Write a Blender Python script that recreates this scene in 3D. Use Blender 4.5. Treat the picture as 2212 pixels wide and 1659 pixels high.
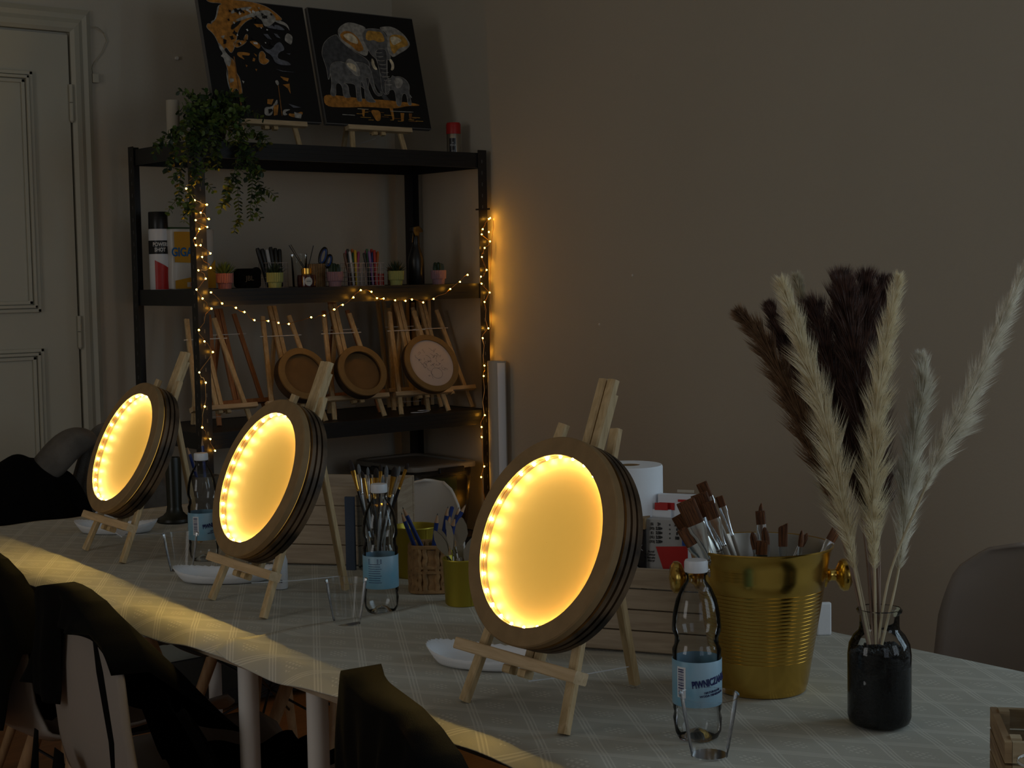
import bpy, bmesh, math, random
from math import sin, cos, pi, radians
from mathutils import Vector, Matrix, Euler
random.seed(7)
scene = bpy.context.scene
for o in list(bpy.data.objects): bpy.data.objects.remove(o, do_unlink=True)

# ------------------------------------------------------------------ camera
cam_data = bpy.data.cameras.new('camera')
cam = bpy.data.objects.new('camera', cam_data)
scene.collection.objects.link(cam)
R = Matrix(((0.773173,0.058073,-0.631531),(-0.633962,0.043757,-0.772125),(-0.017206,0.997353,0.070648)))
cam.matrix_world = Matrix.Translation((0, 0, 1.37)) @ R.to_4x4()
cam_data.sensor_width = 36.0
cam_data.sensor_fit = 'HORIZONTAL'
cam_data.lens = 3344.0 / 2212.0 * 36.0
cam_data.clip_start = 0.05
scene.camera = cam

# ------------------------------------------------------------------ light and exposure
scene.view_settings.view_transform = 'Standard'
scene.view_settings.look = 'None'
scene.view_settings.exposure = 0.0
scene.view_settings.gamma = 1.0
scene.view_settings.use_curve_mapping = False
world = bpy.data.worlds.new('dusk'); scene.world = world
world.use_nodes = True
world.node_tree.nodes['Background'].inputs[0].default_value = (0.55, 0.7, 1.0, 1)
world.node_tree.nodes['Background'].inputs[1].default_value = 0.35

def area(name, loc, rot, sx, sy, power, col):
    l = bpy.data.lights.new(name, 'AREA'); l.shape = 'RECTANGLE'; l.size = sx; l.size_y = sy
    l.energy = power; l.color = col
    o = bpy.data.objects.new(name, l); scene.collection.objects.link(o)
    o.location = loc; o.rotation_euler = rot
    return o
# dim daylight through the two windows behind the camera, one to its right and one far to its left
area('window_daylight', (2.30, -1.53, 1.75), (radians(90), 0, radians(0)), 1.1, 1.5, 8.0, (0.80, 0.92, 1.0))
area('window_daylight', (0.20, -1.53, 1.75), (radians(90), 0, radians(0)), 1.1, 1.5, 2.5, (0.85, 0.92, 1.0))
area('window_daylight', (3.49, 0.15, 1.75), (radians(90), 0, radians(90)), 1.1, 1.5, 18.0, (0.64, 0.86, 1.0))
area('window_daylight', (-1.99, 2.3, 1.75), (radians(90), 0, radians(-90)), 1.1, 1.5, 10.5, (1.0, 0.97, 0.90))
LED_STRENGTH = 1650.0
FAIRY_STRENGTH = 95.0
PANEL_STRENGTH = 0.43

# ------------------------------------------------------------------ helpers
def link(o): scene.collection.objects.link(o); return o
class MB:
    def __init__(s): s.v = []; s.f = []; s.m = []; s.mi = 0
    def add(s, verts, faces):
        n = len(s.v); s.v += [tuple(v) for v in verts]
        s.f += [tuple(i + n for i in f) for f in faces]; s.m += [s.mi] * len(faces); return s
    def obox(s, c, ax, ay, az, hx, hy, hz, ch=0.0):
        c = Vector(c); ax = Vector(ax).normalized(); ay = Vector(ay).normalized(); az = Vector(az).normalized()
        if ch <= 0:
            vs = [c + ax*(hx*i) + ay*(hy*j) + az*(hz*k) for k in (-1, 1) for j in (-1, 1) for i in (-1, 1)]
            s.add(vs, [(0,2,3,1),(4,5,7,6),(0,1,5,4),(2,6,7,3),(0,4,6,2),(1,3,7,5)]); return s
        # box with chamfered long edges (octagonal section across x/y, extruded along z)
        pr = [(hx-ch,-hy),(hx,-hy+ch),(hx,hy-ch),(hx-ch,hy),(-hx+ch,hy),(-hx,hy-ch),(-hx,-hy+ch),(-hx+ch,-hy)]
        vs = []
        for z, q in ((-hz, .0), (hz, .0)):
            vs += [c + ax*x + ay*y + az*z for x, y in pr]
        fs = [(i, (i+1) % 8, 8+(i+1) % 8, 8+i) for i in range(8)] + [tuple(range(7, -1, -1)), tuple(range(8, 16))]
        s.add(vs, fs); return s
    def box(s, c, size, ch=0.0, rz=0.0):
        a = Vector((cos(rz), sin(rz), 0)); b = Vector((-sin(rz), cos(rz), 0))
        return s.obox(c, a, b, (0,0,1), size[0]/2, size[1]/2, size[2]/2, ch)
    def bar(s, p0, p1, w, h, ref, ch=0.0):
        p0 = Vector(p0); p1 = Vector(p1); z = (p1-p0).normalized(); x = Vector(ref); x = (x - z*x.dot(z)).normalized(); y = z.cross(x)
        return s.obox((p0+p1)/2, x, y, z, w/2, h/2, (p1-p0).length/2, ch)
    def tube(s, pts, rad, seg=8, cap=True):
        pts = [Vector(p) for p in pts]; n = len(pts)
        if not hasattr(rad, '__len__'): rad = [rad]*n
        up = Vector((0,0,1)); prev = None; vs = []
        for i, p in enumerate(pts):
            t = (pts[min(i+1,n-1)] - pts[max(i-1,0)]).normalized()
            if prev is None:
                a = up if abs(t.z) < .9 else Vector((1,0,0)); x = (a - t*a.dot(t)).normalized()
            else: x = (prev - t*prev.dot(t)).normalized()
            prev = x; y = t.cross(x)
            vs += [p + (x*cos(2*pi*k/seg) + y*sin(2*pi*k/seg))*rad[i] for k in range(seg)]
        fs = [(i*seg+k, i*seg+(k+1)%seg, (i+1)*seg+(k+1)%seg, (i+1)*seg+k) for i in range(n-1) for k in range(seg)]
        if cap: fs += [tuple(range(seg-1,-1,-1)), tuple(range((n-1)*seg, n*seg))]
        return s.add(vs, fs)
    def lathe(s, prof, seg=32, c=(0,0,0), axis='z', closed=False, fn=None, cap0=False, cap1=False):
        vs = []
        for (r, z) in prof:
            for k in range(seg):
                a = 2*pi*k/seg; rr = fn(r, z, a) if fn else r
                x, y = rr*cos(a), rr*sin(a)
                vs.append((c[0]+x, c[1]+y, c[2]+z) if axis == 'z' else (c[0]+x, c[1]+z, c[2]+y))
        n = len(prof); m = n if closed else n-1; fs = []
        for i in range(m):
            j = (i+1) % n
            for k in range(seg):
                l = (k+1) % seg
                q = (i*seg+k, i*seg+l, j*seg+l, j*seg+k)
                fs.append(q if axis == 'z' else q[::-1])
        if cap0: fs.append(tuple(range(seg-1,-1,-1)))
        if cap1: fs.append(tuple(range((n-1)*seg, n*seg)))
        return s.add(vs, fs)
    def grid(s, nu, nv, fn, closed_u=False):
        vs = [fn(i/(nu if closed_u else nu-1), j/(nv-1)) for j in range(nv) for i in range(nu)]
        fs = []
        for j in range(nv-1):
            for i in range(nu if closed_u else nu-1):
                k = (i+1) % nu; fs.append((j*nu+i, j*nu+k, (j+1)*nu+k, (j+1)*nu+i))
        return s.add(vs, fs)
    def build(s, name, mats, parent=None, smooth=False, label=None, solid=0.0, auto=40, sub=0, bevel=0.0):
        me = bpy.data.meshes.new(name); me.from_pydata(s.v, [], s.f); me.validate()
        if not isinstance(mats, (list, tuple)): mats = [mats]
        for m in mats: me.materials.append(m)
        if len(mats) > 1:
            for p, mi in zip(me.polygons, s.m): p.material_index = mi
        bm = bmesh.new(); bm.from_mesh(me); bmesh.ops.recalc_face_normals(bm, faces=bm.faces)
        if smooth:
            for f in bm.faces: f.smooth = True
            if auto:
                for e in bm.edges:
                    if len(e.link_faces) == 2 and e.calc_face_angle(0) > radians(auto): e.smooth = False
        bm.to_mesh(me); bm.free(); me.update()
        o = link(bpy.data.objects.new(name, me))
        if parent is not None: o.parent = parent
        if label: o['label'] = label
        if solid: md = o.modifiers.new('solid', 'SOLIDIFY'); md.thickness = solid; md.offset = 0
        if bevel: md = o.modifiers.new('bevel', 'BEVEL'); md.width = bevel; md.segments = 2; md.limit_method = 'ANGLE'
        if sub: md = o.modifiers.new('sub', 'SUBSURF'); md.levels = sub; md.render_levels = sub
        return o
def tag(o, label, cat, group=None, kind=None):
    o['label'] = label; o['category'] = cat
    if group: o['group'] = group
    if kind: o['kind'] = kind
    return o
def root(name, loc, rz=0.0, rx=0.0):
    o = bpy.data.objects.new(name, None); link(o); o.empty_display_size = .02
    o.location = loc; o.rotation_euler = (rx, 0, rz); return o
def copy_tree(o, parent=None):
    kids = list(o.children)
    c = o.copy(); scene.collection.objects.link(c); c.parent = parent
    for k in kids: copy_tree(k, c)
    return c
def structure(o): o['kind'] = 'structure'; return o

# ------------------------------------------------------------------ materials
MATS = {}
def nodes_of(m): return m.node_tree.nodes, m.node_tree.links
def mat(name, col, rough=.5, metal=0.0, bump=0.0, bscale=60, var=0.0, vscale=8, spec=.5, stretch=(1,1,1), sheen=0.0, col2=None, trans=0.0, ior=1.45, coat=0.0):
    if name in MATS: return MATS[name]
    m = bpy.data.materials.new(name); m.use_nodes = True; MATS[name] = m
    n, l = nodes_of(m); b = n['Principled BSDF']
    b.inputs['Base Color'].default_value = (*col, 1); b.inputs['Roughness'].default_value = rough
    b.inputs['Metallic'].default_value = metal; b.inputs['Specular IOR Level'].default_value = spec
    b.inputs['Transmission Weight'].default_value = trans; b.inputs['IOR'].default_value = ior
    b.inputs['Coat Weight'].default_value = coat
    if sheen: b.inputs['Sheen Weight'].default_value = sheen
    tc = n.new('ShaderNodeTexCoord'); mp = n.new('ShaderNodeMapping'); mp.inputs['Scale'].default_value = stretch
    l.new(tc.outputs['Object'], mp.inputs['Vector'])
    if var or col2:
        nz = n.new('ShaderNodeTexNoise'); nz.inputs['Scale'].default_value = vscale; nz.inputs['Detail'].default_value = 5
        l.new(mp.outputs[0], nz.inputs['Vector'])
        rp = n.new('ShaderNodeValToRGB'); l.new(nz.outputs['Fac'], rp.inputs[0])
        rp.color_ramp.elements[0].position = .35; rp.color_ramp.elements[1].position = .65
        c2 = col2 or tuple(min(1, c*(1+var)) for c in col); c1 = col if col2 else tuple(c*(1-var) for c in col)
        rp.color_ramp.elements[0].color = (*c1, 1); rp.color_ramp.elements[1].color = (*c2, 1)
        l.new(rp.outputs[0], b.inputs['Base Color'])
    if bump:
        nb = n.new('ShaderNodeTexNoise'); nb.inputs['Scale'].default_value = bscale; nb.inputs['Detail'].default_value = 6
        l.new(mp.outputs[0], nb.inputs['Vector'])
        bp = n.new('ShaderNodeBump'); bp.inputs['Strength'].default_value = bump; bp.inputs['Distance'].default_value = .002
        l.new(nb.outputs['Fac'], bp.inputs['Height']); l.new(bp.outputs[0], b.inputs['Normal'])
    return m
def emis(name, col, strength):
    m = bpy.data.materials.new(name); m.use_nodes = True; n, l = nodes_of(m); n.clear()
    e = n.new('ShaderNodeEmission'); e.inputs[0].default_value = (*col, 1); e.inputs[1].default_value = strength
    o = n.new('ShaderNodeOutputMaterial'); l.new(e.outputs[0], o.inputs[0]); return m
def thin(name, tint=(1,1,1), gloss=.06, rough=.03, fres=1.45):
    m = bpy.data.materials.new(name); m.use_nodes = True; n, l = nodes_of(m); n.clear()
    t = n.new('ShaderNodeBsdfTransparent'); t.inputs[0].default_value = (*tint, 1)
    g = n.new('ShaderNodeBsdfGlossy'); g.inputs['Roughness'].default_value = rough
    f = n.new('ShaderNodeFresnel'); f.inputs[0].default_value = fres
    ad = n.new('ShaderNodeMath'); ad.operation = 'ADD'; ad.inputs[1].default_value = gloss; ad.use_clamp = True
    mx = n.new('ShaderNodeMixShader'); o = n.new('ShaderNodeOutputMaterial')
    l.new(f.outputs[0], ad.inputs[0]); l.new(ad.outputs[0], mx.inputs[0]); l.new(t.outputs[0], mx.inputs[1]); l.new(g.outputs[0], mx.inputs[2]); l.new(mx.outputs[0], o.inputs[0])
    return m
def wood(name, c1, c2, stretch=(30, 30, 2), rough=.6, scale=3.0, dist=4.0):
    m = bpy.data.materials.new(name); m.use_nodes = True; n, l = nodes_of(m); b = n['Principled BSDF']
    b.inputs['Roughness'].default_value = rough
    tc = n.new('ShaderNodeTexCoord'); mp = n.new('ShaderNodeMapping'); mp.inputs['Scale'].default_value = stretch
    oi = n.new('ShaderNodeObjectInfo'); cb = n.new('ShaderNodeVectorMath'); cb.operation = 'ADD'
    l.new(tc.outputs['Object'], cb.inputs[0]); l.new(oi.outputs['Random'], cb.inputs[1]); l.new(cb.outputs[0], mp.inputs[0])
    w = n.new('ShaderNodeTexNoise'); w.inputs['Scale'].default_value = scale; w.inputs['Detail'].default_value = 6; w.inputs['Distortion'].default_value = dist*.2
    l.new(mp.outputs[0], w.inputs['Vector'])
    rp = n.new('ShaderNodeValToRGB'); rp.color_ramp.elements[0].position = .3; rp.color_ramp.elements[1].position = .7
    rp.color_ramp.elements[0].color = (*c1, 1); rp.color_ramp.elements[1].color = (*c2, 1)
    l.new(w.outputs['Fac'], rp.inputs[0]); l.new(rp.outputs[0], b.inputs['Base Color'])
    bp = n.new('ShaderNodeBump'); bp.inputs['Strength'].default_value = .15; bp.inputs['Distance'].default_value = .001
    l.new(w.outputs['Fac'], bp.inputs['Height']); l.new(bp.outputs[0], b.inputs['Normal'])
    return m
pine = wood('pine', (.46,.315,.15), (.66,.49,.27), (40,40,4))
pine_x = wood('pine_x', (.50,.35,.19), (.68,.52,.32), (4,40,40))
crate_wood = wood('crate_wood', (.30,.225,.15), (.42,.33,.23), (3,3,40), .7)
pine_red = wood('pine_red', (.34,.14,.05), (.46,.20,.08), (40,40,4))
mdf = mat('mdf', (.27,.17,.075), .75, bump=.15, bscale=300, var=.10, vscale=30)
burnt = mat('burnt_wood', (.014,.009,.005), .6, col2=(.17,.105,.055), vscale=16, bump=.3, bscale=80)
dark_cut = mat('dark_cut', (.02,.012,.008), .8, col2=(.05,.03,.016), vscale=30)
wall_m = mat('wall_paint', (.49,.447,.368), .9, bump=.25, bscale=120, var=.03, vscale=1.2)
door_m = mat('door_paint', (.44,.415,.33), .55, bump=.05, bscale=30, var=.03, vscale=3)
ceil_m = mat('ceiling_paint', (.6,.58,.54), .9)
floor_m = wood('floor_boards', (.22,.085,.022), (.32,.13,.035), (2,14,2), .45)
steel_black = mat('black_steel', (.012,.012,.013), .38, bump=.08, bscale=200)
board_black = mat('black_board', (.02,.018,.017), .45, bump=.1, bscale=90)
white_pl = mat('white_plastic', (.70,.68,.65), .4)
cap_pl = mat('white_cap', (.72,.74,.78), .4)
paper = mat('white_card', (.78,.79,.82), .7, bump=.1, bscale=200)
black_cloth = mat('black_cloth', (.0028,.0027,.0025), .95, bump=.3, bscale=700, spec=.1, var=.3, vscale=6)
dark_cloth = mat('charcoal_cloth', (.012,.012,.010), .95, bump=.3, bscale=700, spec=.1)
grey_knit = mat('grey_knit', (.12,.105,.09), .95, bump=.8, bscale=260, var=.2, vscale=20)
pet = thin('clear_plastic', (.985,.99,1), .015, .05, 1.2)
cup_m = thin('thin_cup', (.96,.965,.97), .022, .16, 1.14)
glass_m = thin('clear_glass', (.95,.965,.96), .004, .02, 1.36)
water = thin('water', (.95,.97,.98), .008, .03, 1.14)
brass = mat('brushed_brass', (.66,.43,.10), .20, 1.0, bump=.05, bscale=14, stretch=(1,1,30))
inner_steel = mat('inner_steel', (.45,.42,.37), .3, 1.0)
chrome = mat('chrome', (.80,.82,.85), .16, 1.0)
gold_tin = mat('gold_tin', (.42,.33,.04), .42, .75, var=.05, vscale=3)
gravel = mat('black_gravel', (.003,.003,.0035), .6, bump=1.0, bscale=260, col2=(.012,.012,.014), vscale=240)
bristle = mat('brown_bristle', (.06,.022,.008), .6, stretch=(900,900,20), bump=.6, bscale=1, col2=(.32,.12,.04), vscale=1)
bristle_dark = mat('dark_bristle', (.02,.012,.009), .6)
bristle_grey = mat('grey_bristle', (.16,.17,.18), .6)
handle_wood = mat('handle_wood', (.36,.30,.24), .5, var=.08, vscale=40)
handle_white = mat('handle_white', (.55,.55,.55), .35)
handle_black = mat('handle_black', (.012,.010,.012), .3)
gold_ferrule = mat('gold_ferrule', (.75,.42,.08), .25, 1.0)
blue_paint = mat('blue_lacquer', (.012,.035,.17), .35)
lead_m = mat('graphite', (.03,.03,.03), .5)
sharp_wood = mat('sharpened_wood', (.42,.25,.14), .7)
wicker_m = mat('wicker', (.30,.17,.07), .7, bump=.6, bscale=200, var=.25, vscale=60)
mesh_white = mat('white_wire', (.45,.38,.36), .5)
black_pl = mat('black_plastic', (.008,.008,.009), .35)
ink = mat('black_ink', (.01,.01,.012), .6)
leaf_m = mat('leaf_green', (.045,.095,.02), .5, col2=(.11,.16,.03), vscale=30)
leaf_dark = mat('leaf_dark', (.012,.03,.018), .5, col2=(.03,.05,.02), vscale=40)
stem_m = mat('plant_stem', (.05,.07,.02), .6)
copper = mat('copper_wire', (.75,.40,.14), .3, 1.0)
canvas_side = mat('canvas_side', (.13,.125,.12), .8)
canvas_black = mat('canvas_black', (.003,.003,.0035), .55)
red_m = mat('red_plastic', (.42,.015,.012), .4)
blue_m = mat('blue_print', (.01,.06,.28), .45)
led_mat = emis('led_glow', (1.0, .67, .17), LED_STRENGTH)
fairy_mat = emis('fairy_glow', (1.0, .44, .035), FAIRY_STRENGTH)

# measured positions (metres, room axes)
BUCKET_BRUSHES=[((1.5699,1.5355,1.0449),(1.6916,1.4922,0.765),0.026,'flat'),((1.6142,1.5514,1.0488),(1.697,1.4892,0.765),0.024,'flat'),((1.6089,1.529,1.0395),(1.7053,1.4863,0.765),0.018,'flat'),((1.6398,1.5704,1.0605),(1.7343,1.4889,0.765),0.016,'flat'),((1.6439,1.5395,1.043),(1.7189,1.4851,0.765),0.011,'flat'),((1.5728,1.5424,1.0047),(1.7067,1.486,0.765),0.02,'flat'),((1.5969,1.5756,1.0173),(1.7084,1.4857,0.765),0.022,'flat'),((1.7516,1.553,1.0204),(1.7113,1.5626,0.765),0.006,'thin'),((1.7267,1.5339,1.0132),(1.727,1.5109,0.765),0.014,'flat'),((1.6859,1.5132,0.9889),(1.7213,1.4853,0.765),0.01,'filbert'),((1.6852,1.4888,0.9989),(1.7126,1.4851,0.765),0.01,'filbert'),((1.6436,1.4571,0.9881),(1.6812,1.5015,0.765),0.016,'short'),((1.7136,1.4785,0.9994),(1.7172,1.485,0.765),0.013,'angle'),((1.7501,1.4736,0.9885),(1.7292,1.487,0.765),0.007,'thin'),((1.7793,1.4877,0.9788),(1.6769,1.5523,0.765),0.008,'filbert'),((1.7898,1.4412,0.9896),(1.6754,1.5143,0.765),0.014,'flat')]
JAR_BRUSHES=[((1.7908,2.7352,0.9855),(1.8276,2.6918,0.765),0.01,'round'),((1.8043,2.7233,0.9761),(1.8185,2.7053,0.765),0.007,'white'),((1.8085,2.7184,0.9612),(1.839,2.688,0.765),0.008,'gold'),((1.8192,2.7104,0.9692),(1.8187,2.7045,0.765),0.006,'white'),((1.8332,2.6988,0.9673),(1.8191,2.7031,0.765),0.011,'gold'),((1.8407,2.6934,0.9753),(1.8281,2.6915,0.765),0.008,'gold'),((1.8501,2.6855,0.9718),(1.8387,2.688,0.765),0.008,'white'),((1.8411,2.6908,0.9506),(1.8264,2.6927,0.765),0.012,'white'),((1.8639,2.6738,0.969),(1.8255,2.6935,0.765),0.011,'gold'),((1.8717,2.6676,0.9697),(1.8239,2.695,0.765),0.007,'white'),((1.8854,2.6569,0.976),(1.8202,2.7004,0.765),0.007,'gold'),((1.8223,2.7067,0.956),(1.8328,2.6892,0.765),0.005,'gold')]
PENCILS=[((1.72,2.4496,0.9121),(1.8001,2.3706,0.765)),((1.7452,2.4812,0.9167),(1.8222,2.4044,0.765)),((1.7686,2.3968,0.9109),(1.7513,2.3976,0.765)),((1.815,2.4242,0.9167),(1.7667,2.4498,0.765)),((1.8514,2.4585,0.9091),(1.834,2.4595,0.765)),((1.7997,2.3967,0.9043),(1.7807,2.3994,0.765)),((1.7945,2.3749,0.9027),(1.767,2.3848,0.765)),((1.8728,2.4413,0.9133),(1.8217,2.4695,0.765)),((1.8736,2.4658,0.9043),(1.8383,2.4819,0.765))]
KNIVES=[((1.7215,2.3302,0.8951),(1.7431,2.3007,0.765)),((1.7144,2.3357,0.8909),(1.7526,2.293,0.765)),((1.736,2.3196,0.9081),(1.7371,2.3056,0.765)),((1.7558,2.3041,0.915),(1.7493,2.2956,0.765)),((1.7327,2.3225,0.9111),(1.7242,2.3161,0.765)),((1.7719,2.2875,0.8778),(1.7286,2.3126,0.765)),((1.7463,2.3077,0.8696),(1.7479,2.2968,0.765))]
PAMPAS=[('white right',[(1.6932,1.2946,0.86),(1.7061,1.2825,0.9611),(1.7363,1.2523,1.0672),(1.7575,1.2343,1.1284),(1.7752,1.2228,1.1612),(1.8052,1.2052,1.2369),(1.8284,1.1916,1.295),(1.8586,1.174,1.3732)],3,0.05),('white small',[(1.6937,1.2882,0.86),(1.7211,1.2812,0.9593),(1.7477,1.2869,1.0469),(1.7562,1.2885,1.0747),(1.7708,1.2899,1.1468),(1.7819,1.2855,1.1987),(1.7827,1.2893,1.2469)],2,0.055),('cream centre',[(1.6912,1.2963,0.86),(1.6864,1.2942,0.9622),(1.6742,1.2878,1.0496),(1.6685,1.2819,1.1044),(1.6733,1.2808,1.1676),(1.6818,1.2796,1.2304),(1.6933,1.276,1.2932),(1.7068,1.2708,1.3573)],2,0.058),('cream left',[(1.6852,1.3012,0.86),(1.6656,1.3113,0.9626),(1.644,1.3131,1.0476),(1.6269,1.3151,1.1105),(1.6184,1.327,1.1814),(1.6063,1.3425,1.2422),(1.596,1.3562,1.3005),(1.5858,1.3695,1.3549)],2,0.06),('pale back left',[(1.6872,1.2995,0.86),(1.6813,1.3204,0.9592),(1.6892,1.3459,1.018),(1.6894,1.3592,1.043),(1.6872,1.397,1.146),(1.6816,1.4089,1.2255),(1.6841,1.414,1.3048),(1.6795,1.4228,1.3591)],3,0.05),('brown left',[(1.6832,1.3028,0.86),(1.6671,1.3188,0.9614),(1.6509,1.3411,1.0594),(1.6368,1.3587,1.1266),(1.6222,1.3759,1.1835),(1.6036,1.3963,1.2405),(1.5881,1.4128,1.282),(1.5702,1.4301,1.3112)],3,0.042),('brown thin',[(1.6872,1.2995,0.86),(1.6759,1.3226,0.9597),(1.6801,1.3583,1.0441),(1.6807,1.3883,1.1339),(1.6693,1.4022,1.1841),(1.6567,1.4183,1.2476),(1.6486,1.4283,1.2846),(1.6399,1.4387,1.3204)],3,0.036),('dark a',[(1.6882,1.2987,0.86),(1.6891,1.3073,0.96),(1.6979,1.3269,1.0455),(1.6997,1.3411,1.0964),(1.6903,1.3594,1.1877),(1.6819,1.3722,1.2531),(1.6747,1.3827,1.3028),(1.6711,1.3863,1.3107)],3,0.05),('dark b',[(1.6912,1.2963,0.86),(1.6939,1.3078,0.9593),(1.7125,1.3318,1.0433),(1.7171,1.3418,1.0735),(1.7196,1.3599,1.1725),(1.7168,1.3707,1.2647),(1.7189,1.3738,1.3173),(1.7191,1.3772,1.3568)],3,0.058),('dark c',[(1.6932,1.2946,0.86),(1.689,1.3009,0.9609),(1.6893,1.3074,1.0355),(1.6898,1.3094,1.0612),(1.6916,1.3185,1.1768),(1.6869,1.3306,1.2669),(1.6839,1.3378,1.3184),(1.6838,1.3402,1.3441)],3,0.055),('dark d',[(1.6939,1.2928,0.86),(1.7046,1.3034,0.9584),(1.7264,1.3296,1.0288),(1.7387,1.3423,1.066),(1.7541,1.3574,1.1702),(1.7547,1.3643,1.2499),(1.7596,1.3663,1.3163),(1.7622,1.3677,1.3539)],3,0.058),('dark e',[(1.6938,1.2937,0.86),(1.7094,1.3039,0.9577),(1.736,1.3273,1.0147),(1.7549,1.3402,1.0512),(1.7791,1.3602,1.1414),(1.7854,1.3649,1.2485),(1.7924,1.3653,1.3154),(1.7986,1.3634,1.3501)],3,0.045)]
STEMS=[[(2.4017,4.44,1.8554),(2.3281,4.37,1.8873),(2.2672,4.32,1.8552),(2.2167,4.3,1.8189),(2.1747,4.3,1.801),(2.1616,4.3,1.7632)],[(2.4017,4.44,1.8554),(2.299,4.34,1.8585),(2.2414,4.32,1.8054),(2.2085,4.3,1.7542),(2.1917,4.3,1.7)],[(2.4017,4.44,1.8554),(2.314,4.34,1.8511),(2.2545,4.3,1.7909),(2.2319,4.29,1.722),(2.2211,4.29,1.6679),(2.2157,4.29,1.6005)],[(2.3908,4.42,1.8532),(2.312,4.32,1.8356),(2.2759,4.29,1.7775),(2.277,4.29,1.7235),(2.2844,4.29,1.6749)],[(2.3908,4.42,1.8532),(2.2856,4.3,1.8165),(2.2619,4.29,1.723),(2.2661,4.29,1.669),(2.2466,4.29,1.6281),(2.2444,4.29,1.5658)],[(2.3908,4.42,1.8532),(2.3555,4.32,1.8513),(2.3559,4.3,1.8196),(2.3572,4.3,1.7677),(2.3551,4.3,1.7047)],[(2.4017,4.44,1.8554),(2.4167,4.34,1.8643),(2.4308,4.3,1.8229),(2.438,4.3,1.7569),(2.4257,4.3,1.6735),(2.4261,4.3,1.5904),(2.4278,4.3,1.5459)],[(2.4017,4.44,1.8554),(2.4386,4.34,1.8598),(2.4493,4.3,1.8126),(2.4597,4.3,1.7438),(2.4765,4.3,1.6747),(2.4673,4.3,1.5909),(2.4694,4.3,1.5574)],[(2.4489,4.3,1.7988),(2.4847,4.3,1.7307),(2.4991,4.3,1.6809),(2.5074,4.3,1.6391)],[(2.4389,4.3,1.7846),(2.4105,4.3,1.6869),(2.3903,4.3,1.6451),(2.386,4.3,1.6091)],[(2.4017,4.44,1.8554),(2.4404,4.37,1.8875),(2.4801,4.34,1.8646),(2.5058,4.32,1.8278),(2.5344,4.32,1.815)],[(2.4017,4.44,1.8554),(2.3573,4.4,1.9137),(2.3351,4.38,1.9353)],[(2.4017,4.44,1.8554),(2.4182,4.42,1.9161),(2.4193,4.42,1.9469)],[(2.4017,4.44,1.8554),(2.4451,4.4,1.9101),(2.4587,4.4,1.9361)],[(2.4017,4.44,1.8554),(2.3152,4.38,1.8957),(2.2881,4.38,1.9052)],[(2.4017,4.44,1.8554),(2.3564,4.37,1.9025),(2.3605,4.37,1.9303)],[(2.3908,4.42,1.8532),(2.3813,4.32,1.88),(2.4316,4.32,1.8881),(2.4792,4.32,1.8934)],[(2.3908,4.42,1.8532),(2.3124,4.3,1.8014),(2.3085,4.29,1.7571)],[(2.3908,4.42,1.8532),(2.4109,4.32,1.8347),(2.4169,4.3,1.7837)]]
POST= [(2.255,4.318,1.649),(2.283,4.318,1.614),(2.324,4.318,1.601),(2.302,4.318,1.576),(2.329,4.318,1.557),(2.284,4.318,1.553),(2.323,4.318,1.532),(2.296,4.318,1.526),(2.28,4.318,1.498),(2.282,4.318,1.476),(2.298,4.318,1.476),(2.331,4.318,1.451),(2.302,4.318,1.44),(2.33,4.318,1.406),(2.288,4.318,1.399),(2.312,4.318,1.373),(2.279,4.318,1.34),(2.299,4.318,1.312),(2.329,4.318,1.28),(2.283,4.318,1.215),(2.301,4.318,1.179),(2.329,4.318,1.145),(2.28,4.318,1.084),(2.301,4.318,1.051),(2.295,4.318,0.977),(2.284,4.318,0.912),(2.311,4.318,0.874),(2.326,4.318,0.836)]
SWAG= [(2.327,4.315,1.33),(2.365,4.315,1.295),(2.413,4.315,1.28),(2.443,4.315,1.266),(2.478,4.315,1.239),(2.528,4.315,1.235),(2.565,4.315,1.228),(2.603,4.315,1.223),(2.688,4.315,1.242),(2.738,4.315,1.246),(2.778,4.315,1.265),(2.777,4.315,1.265),(2.811,4.315,1.279),(2.854,4.315,1.303),(2.884,4.315,1.326),(2.926,4.315,1.32),(2.948,4.315,1.298),(2.975,4.315,1.296),(3.022,4.315,1.289),(3.065,4.315,1.286),(3.092,4.315,1.29),(3.139,4.315,1.279),(3.184,4.315,1.29),(3.257,4.315,1.323),(3.3,4.315,1.347),(3.334,4.315,1.371)]
RIGHT= [(3.436,4.318,1.567),(3.408,4.318,1.531),(3.403,4.318,1.513),(3.44,4.318,1.488),(3.415,4.318,1.465),(3.402,4.318,1.433),(3.422,4.318,1.387),(3.396,4.318,1.364),(3.398,4.318,1.339),(3.434,4.318,1.307),(3.41,4.318,1.274),(3.425,4.318,1.18),(3.399,4.318,1.146),(3.404,4.318,1.048),(3.4,4.318,1.011),(3.402,4.318,0.871),(3.386,4.318,0.83),(3.386,4.318,0.794),(3.395,4.318,0.688),(3.38,4.318,0.651),(3.402,4.318,0.545),(3.37,4.318,0.518)]
WALL= [(3.45,4.282,1.571),(3.45,4.291,1.522),(3.45,4.305,1.408),(3.45,4.312,1.359),(3.45,4.306,1.211),(3.45,4.319,1.095),(3.45,4.34,0.761),(3.45,4.329,0.594)]
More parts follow.
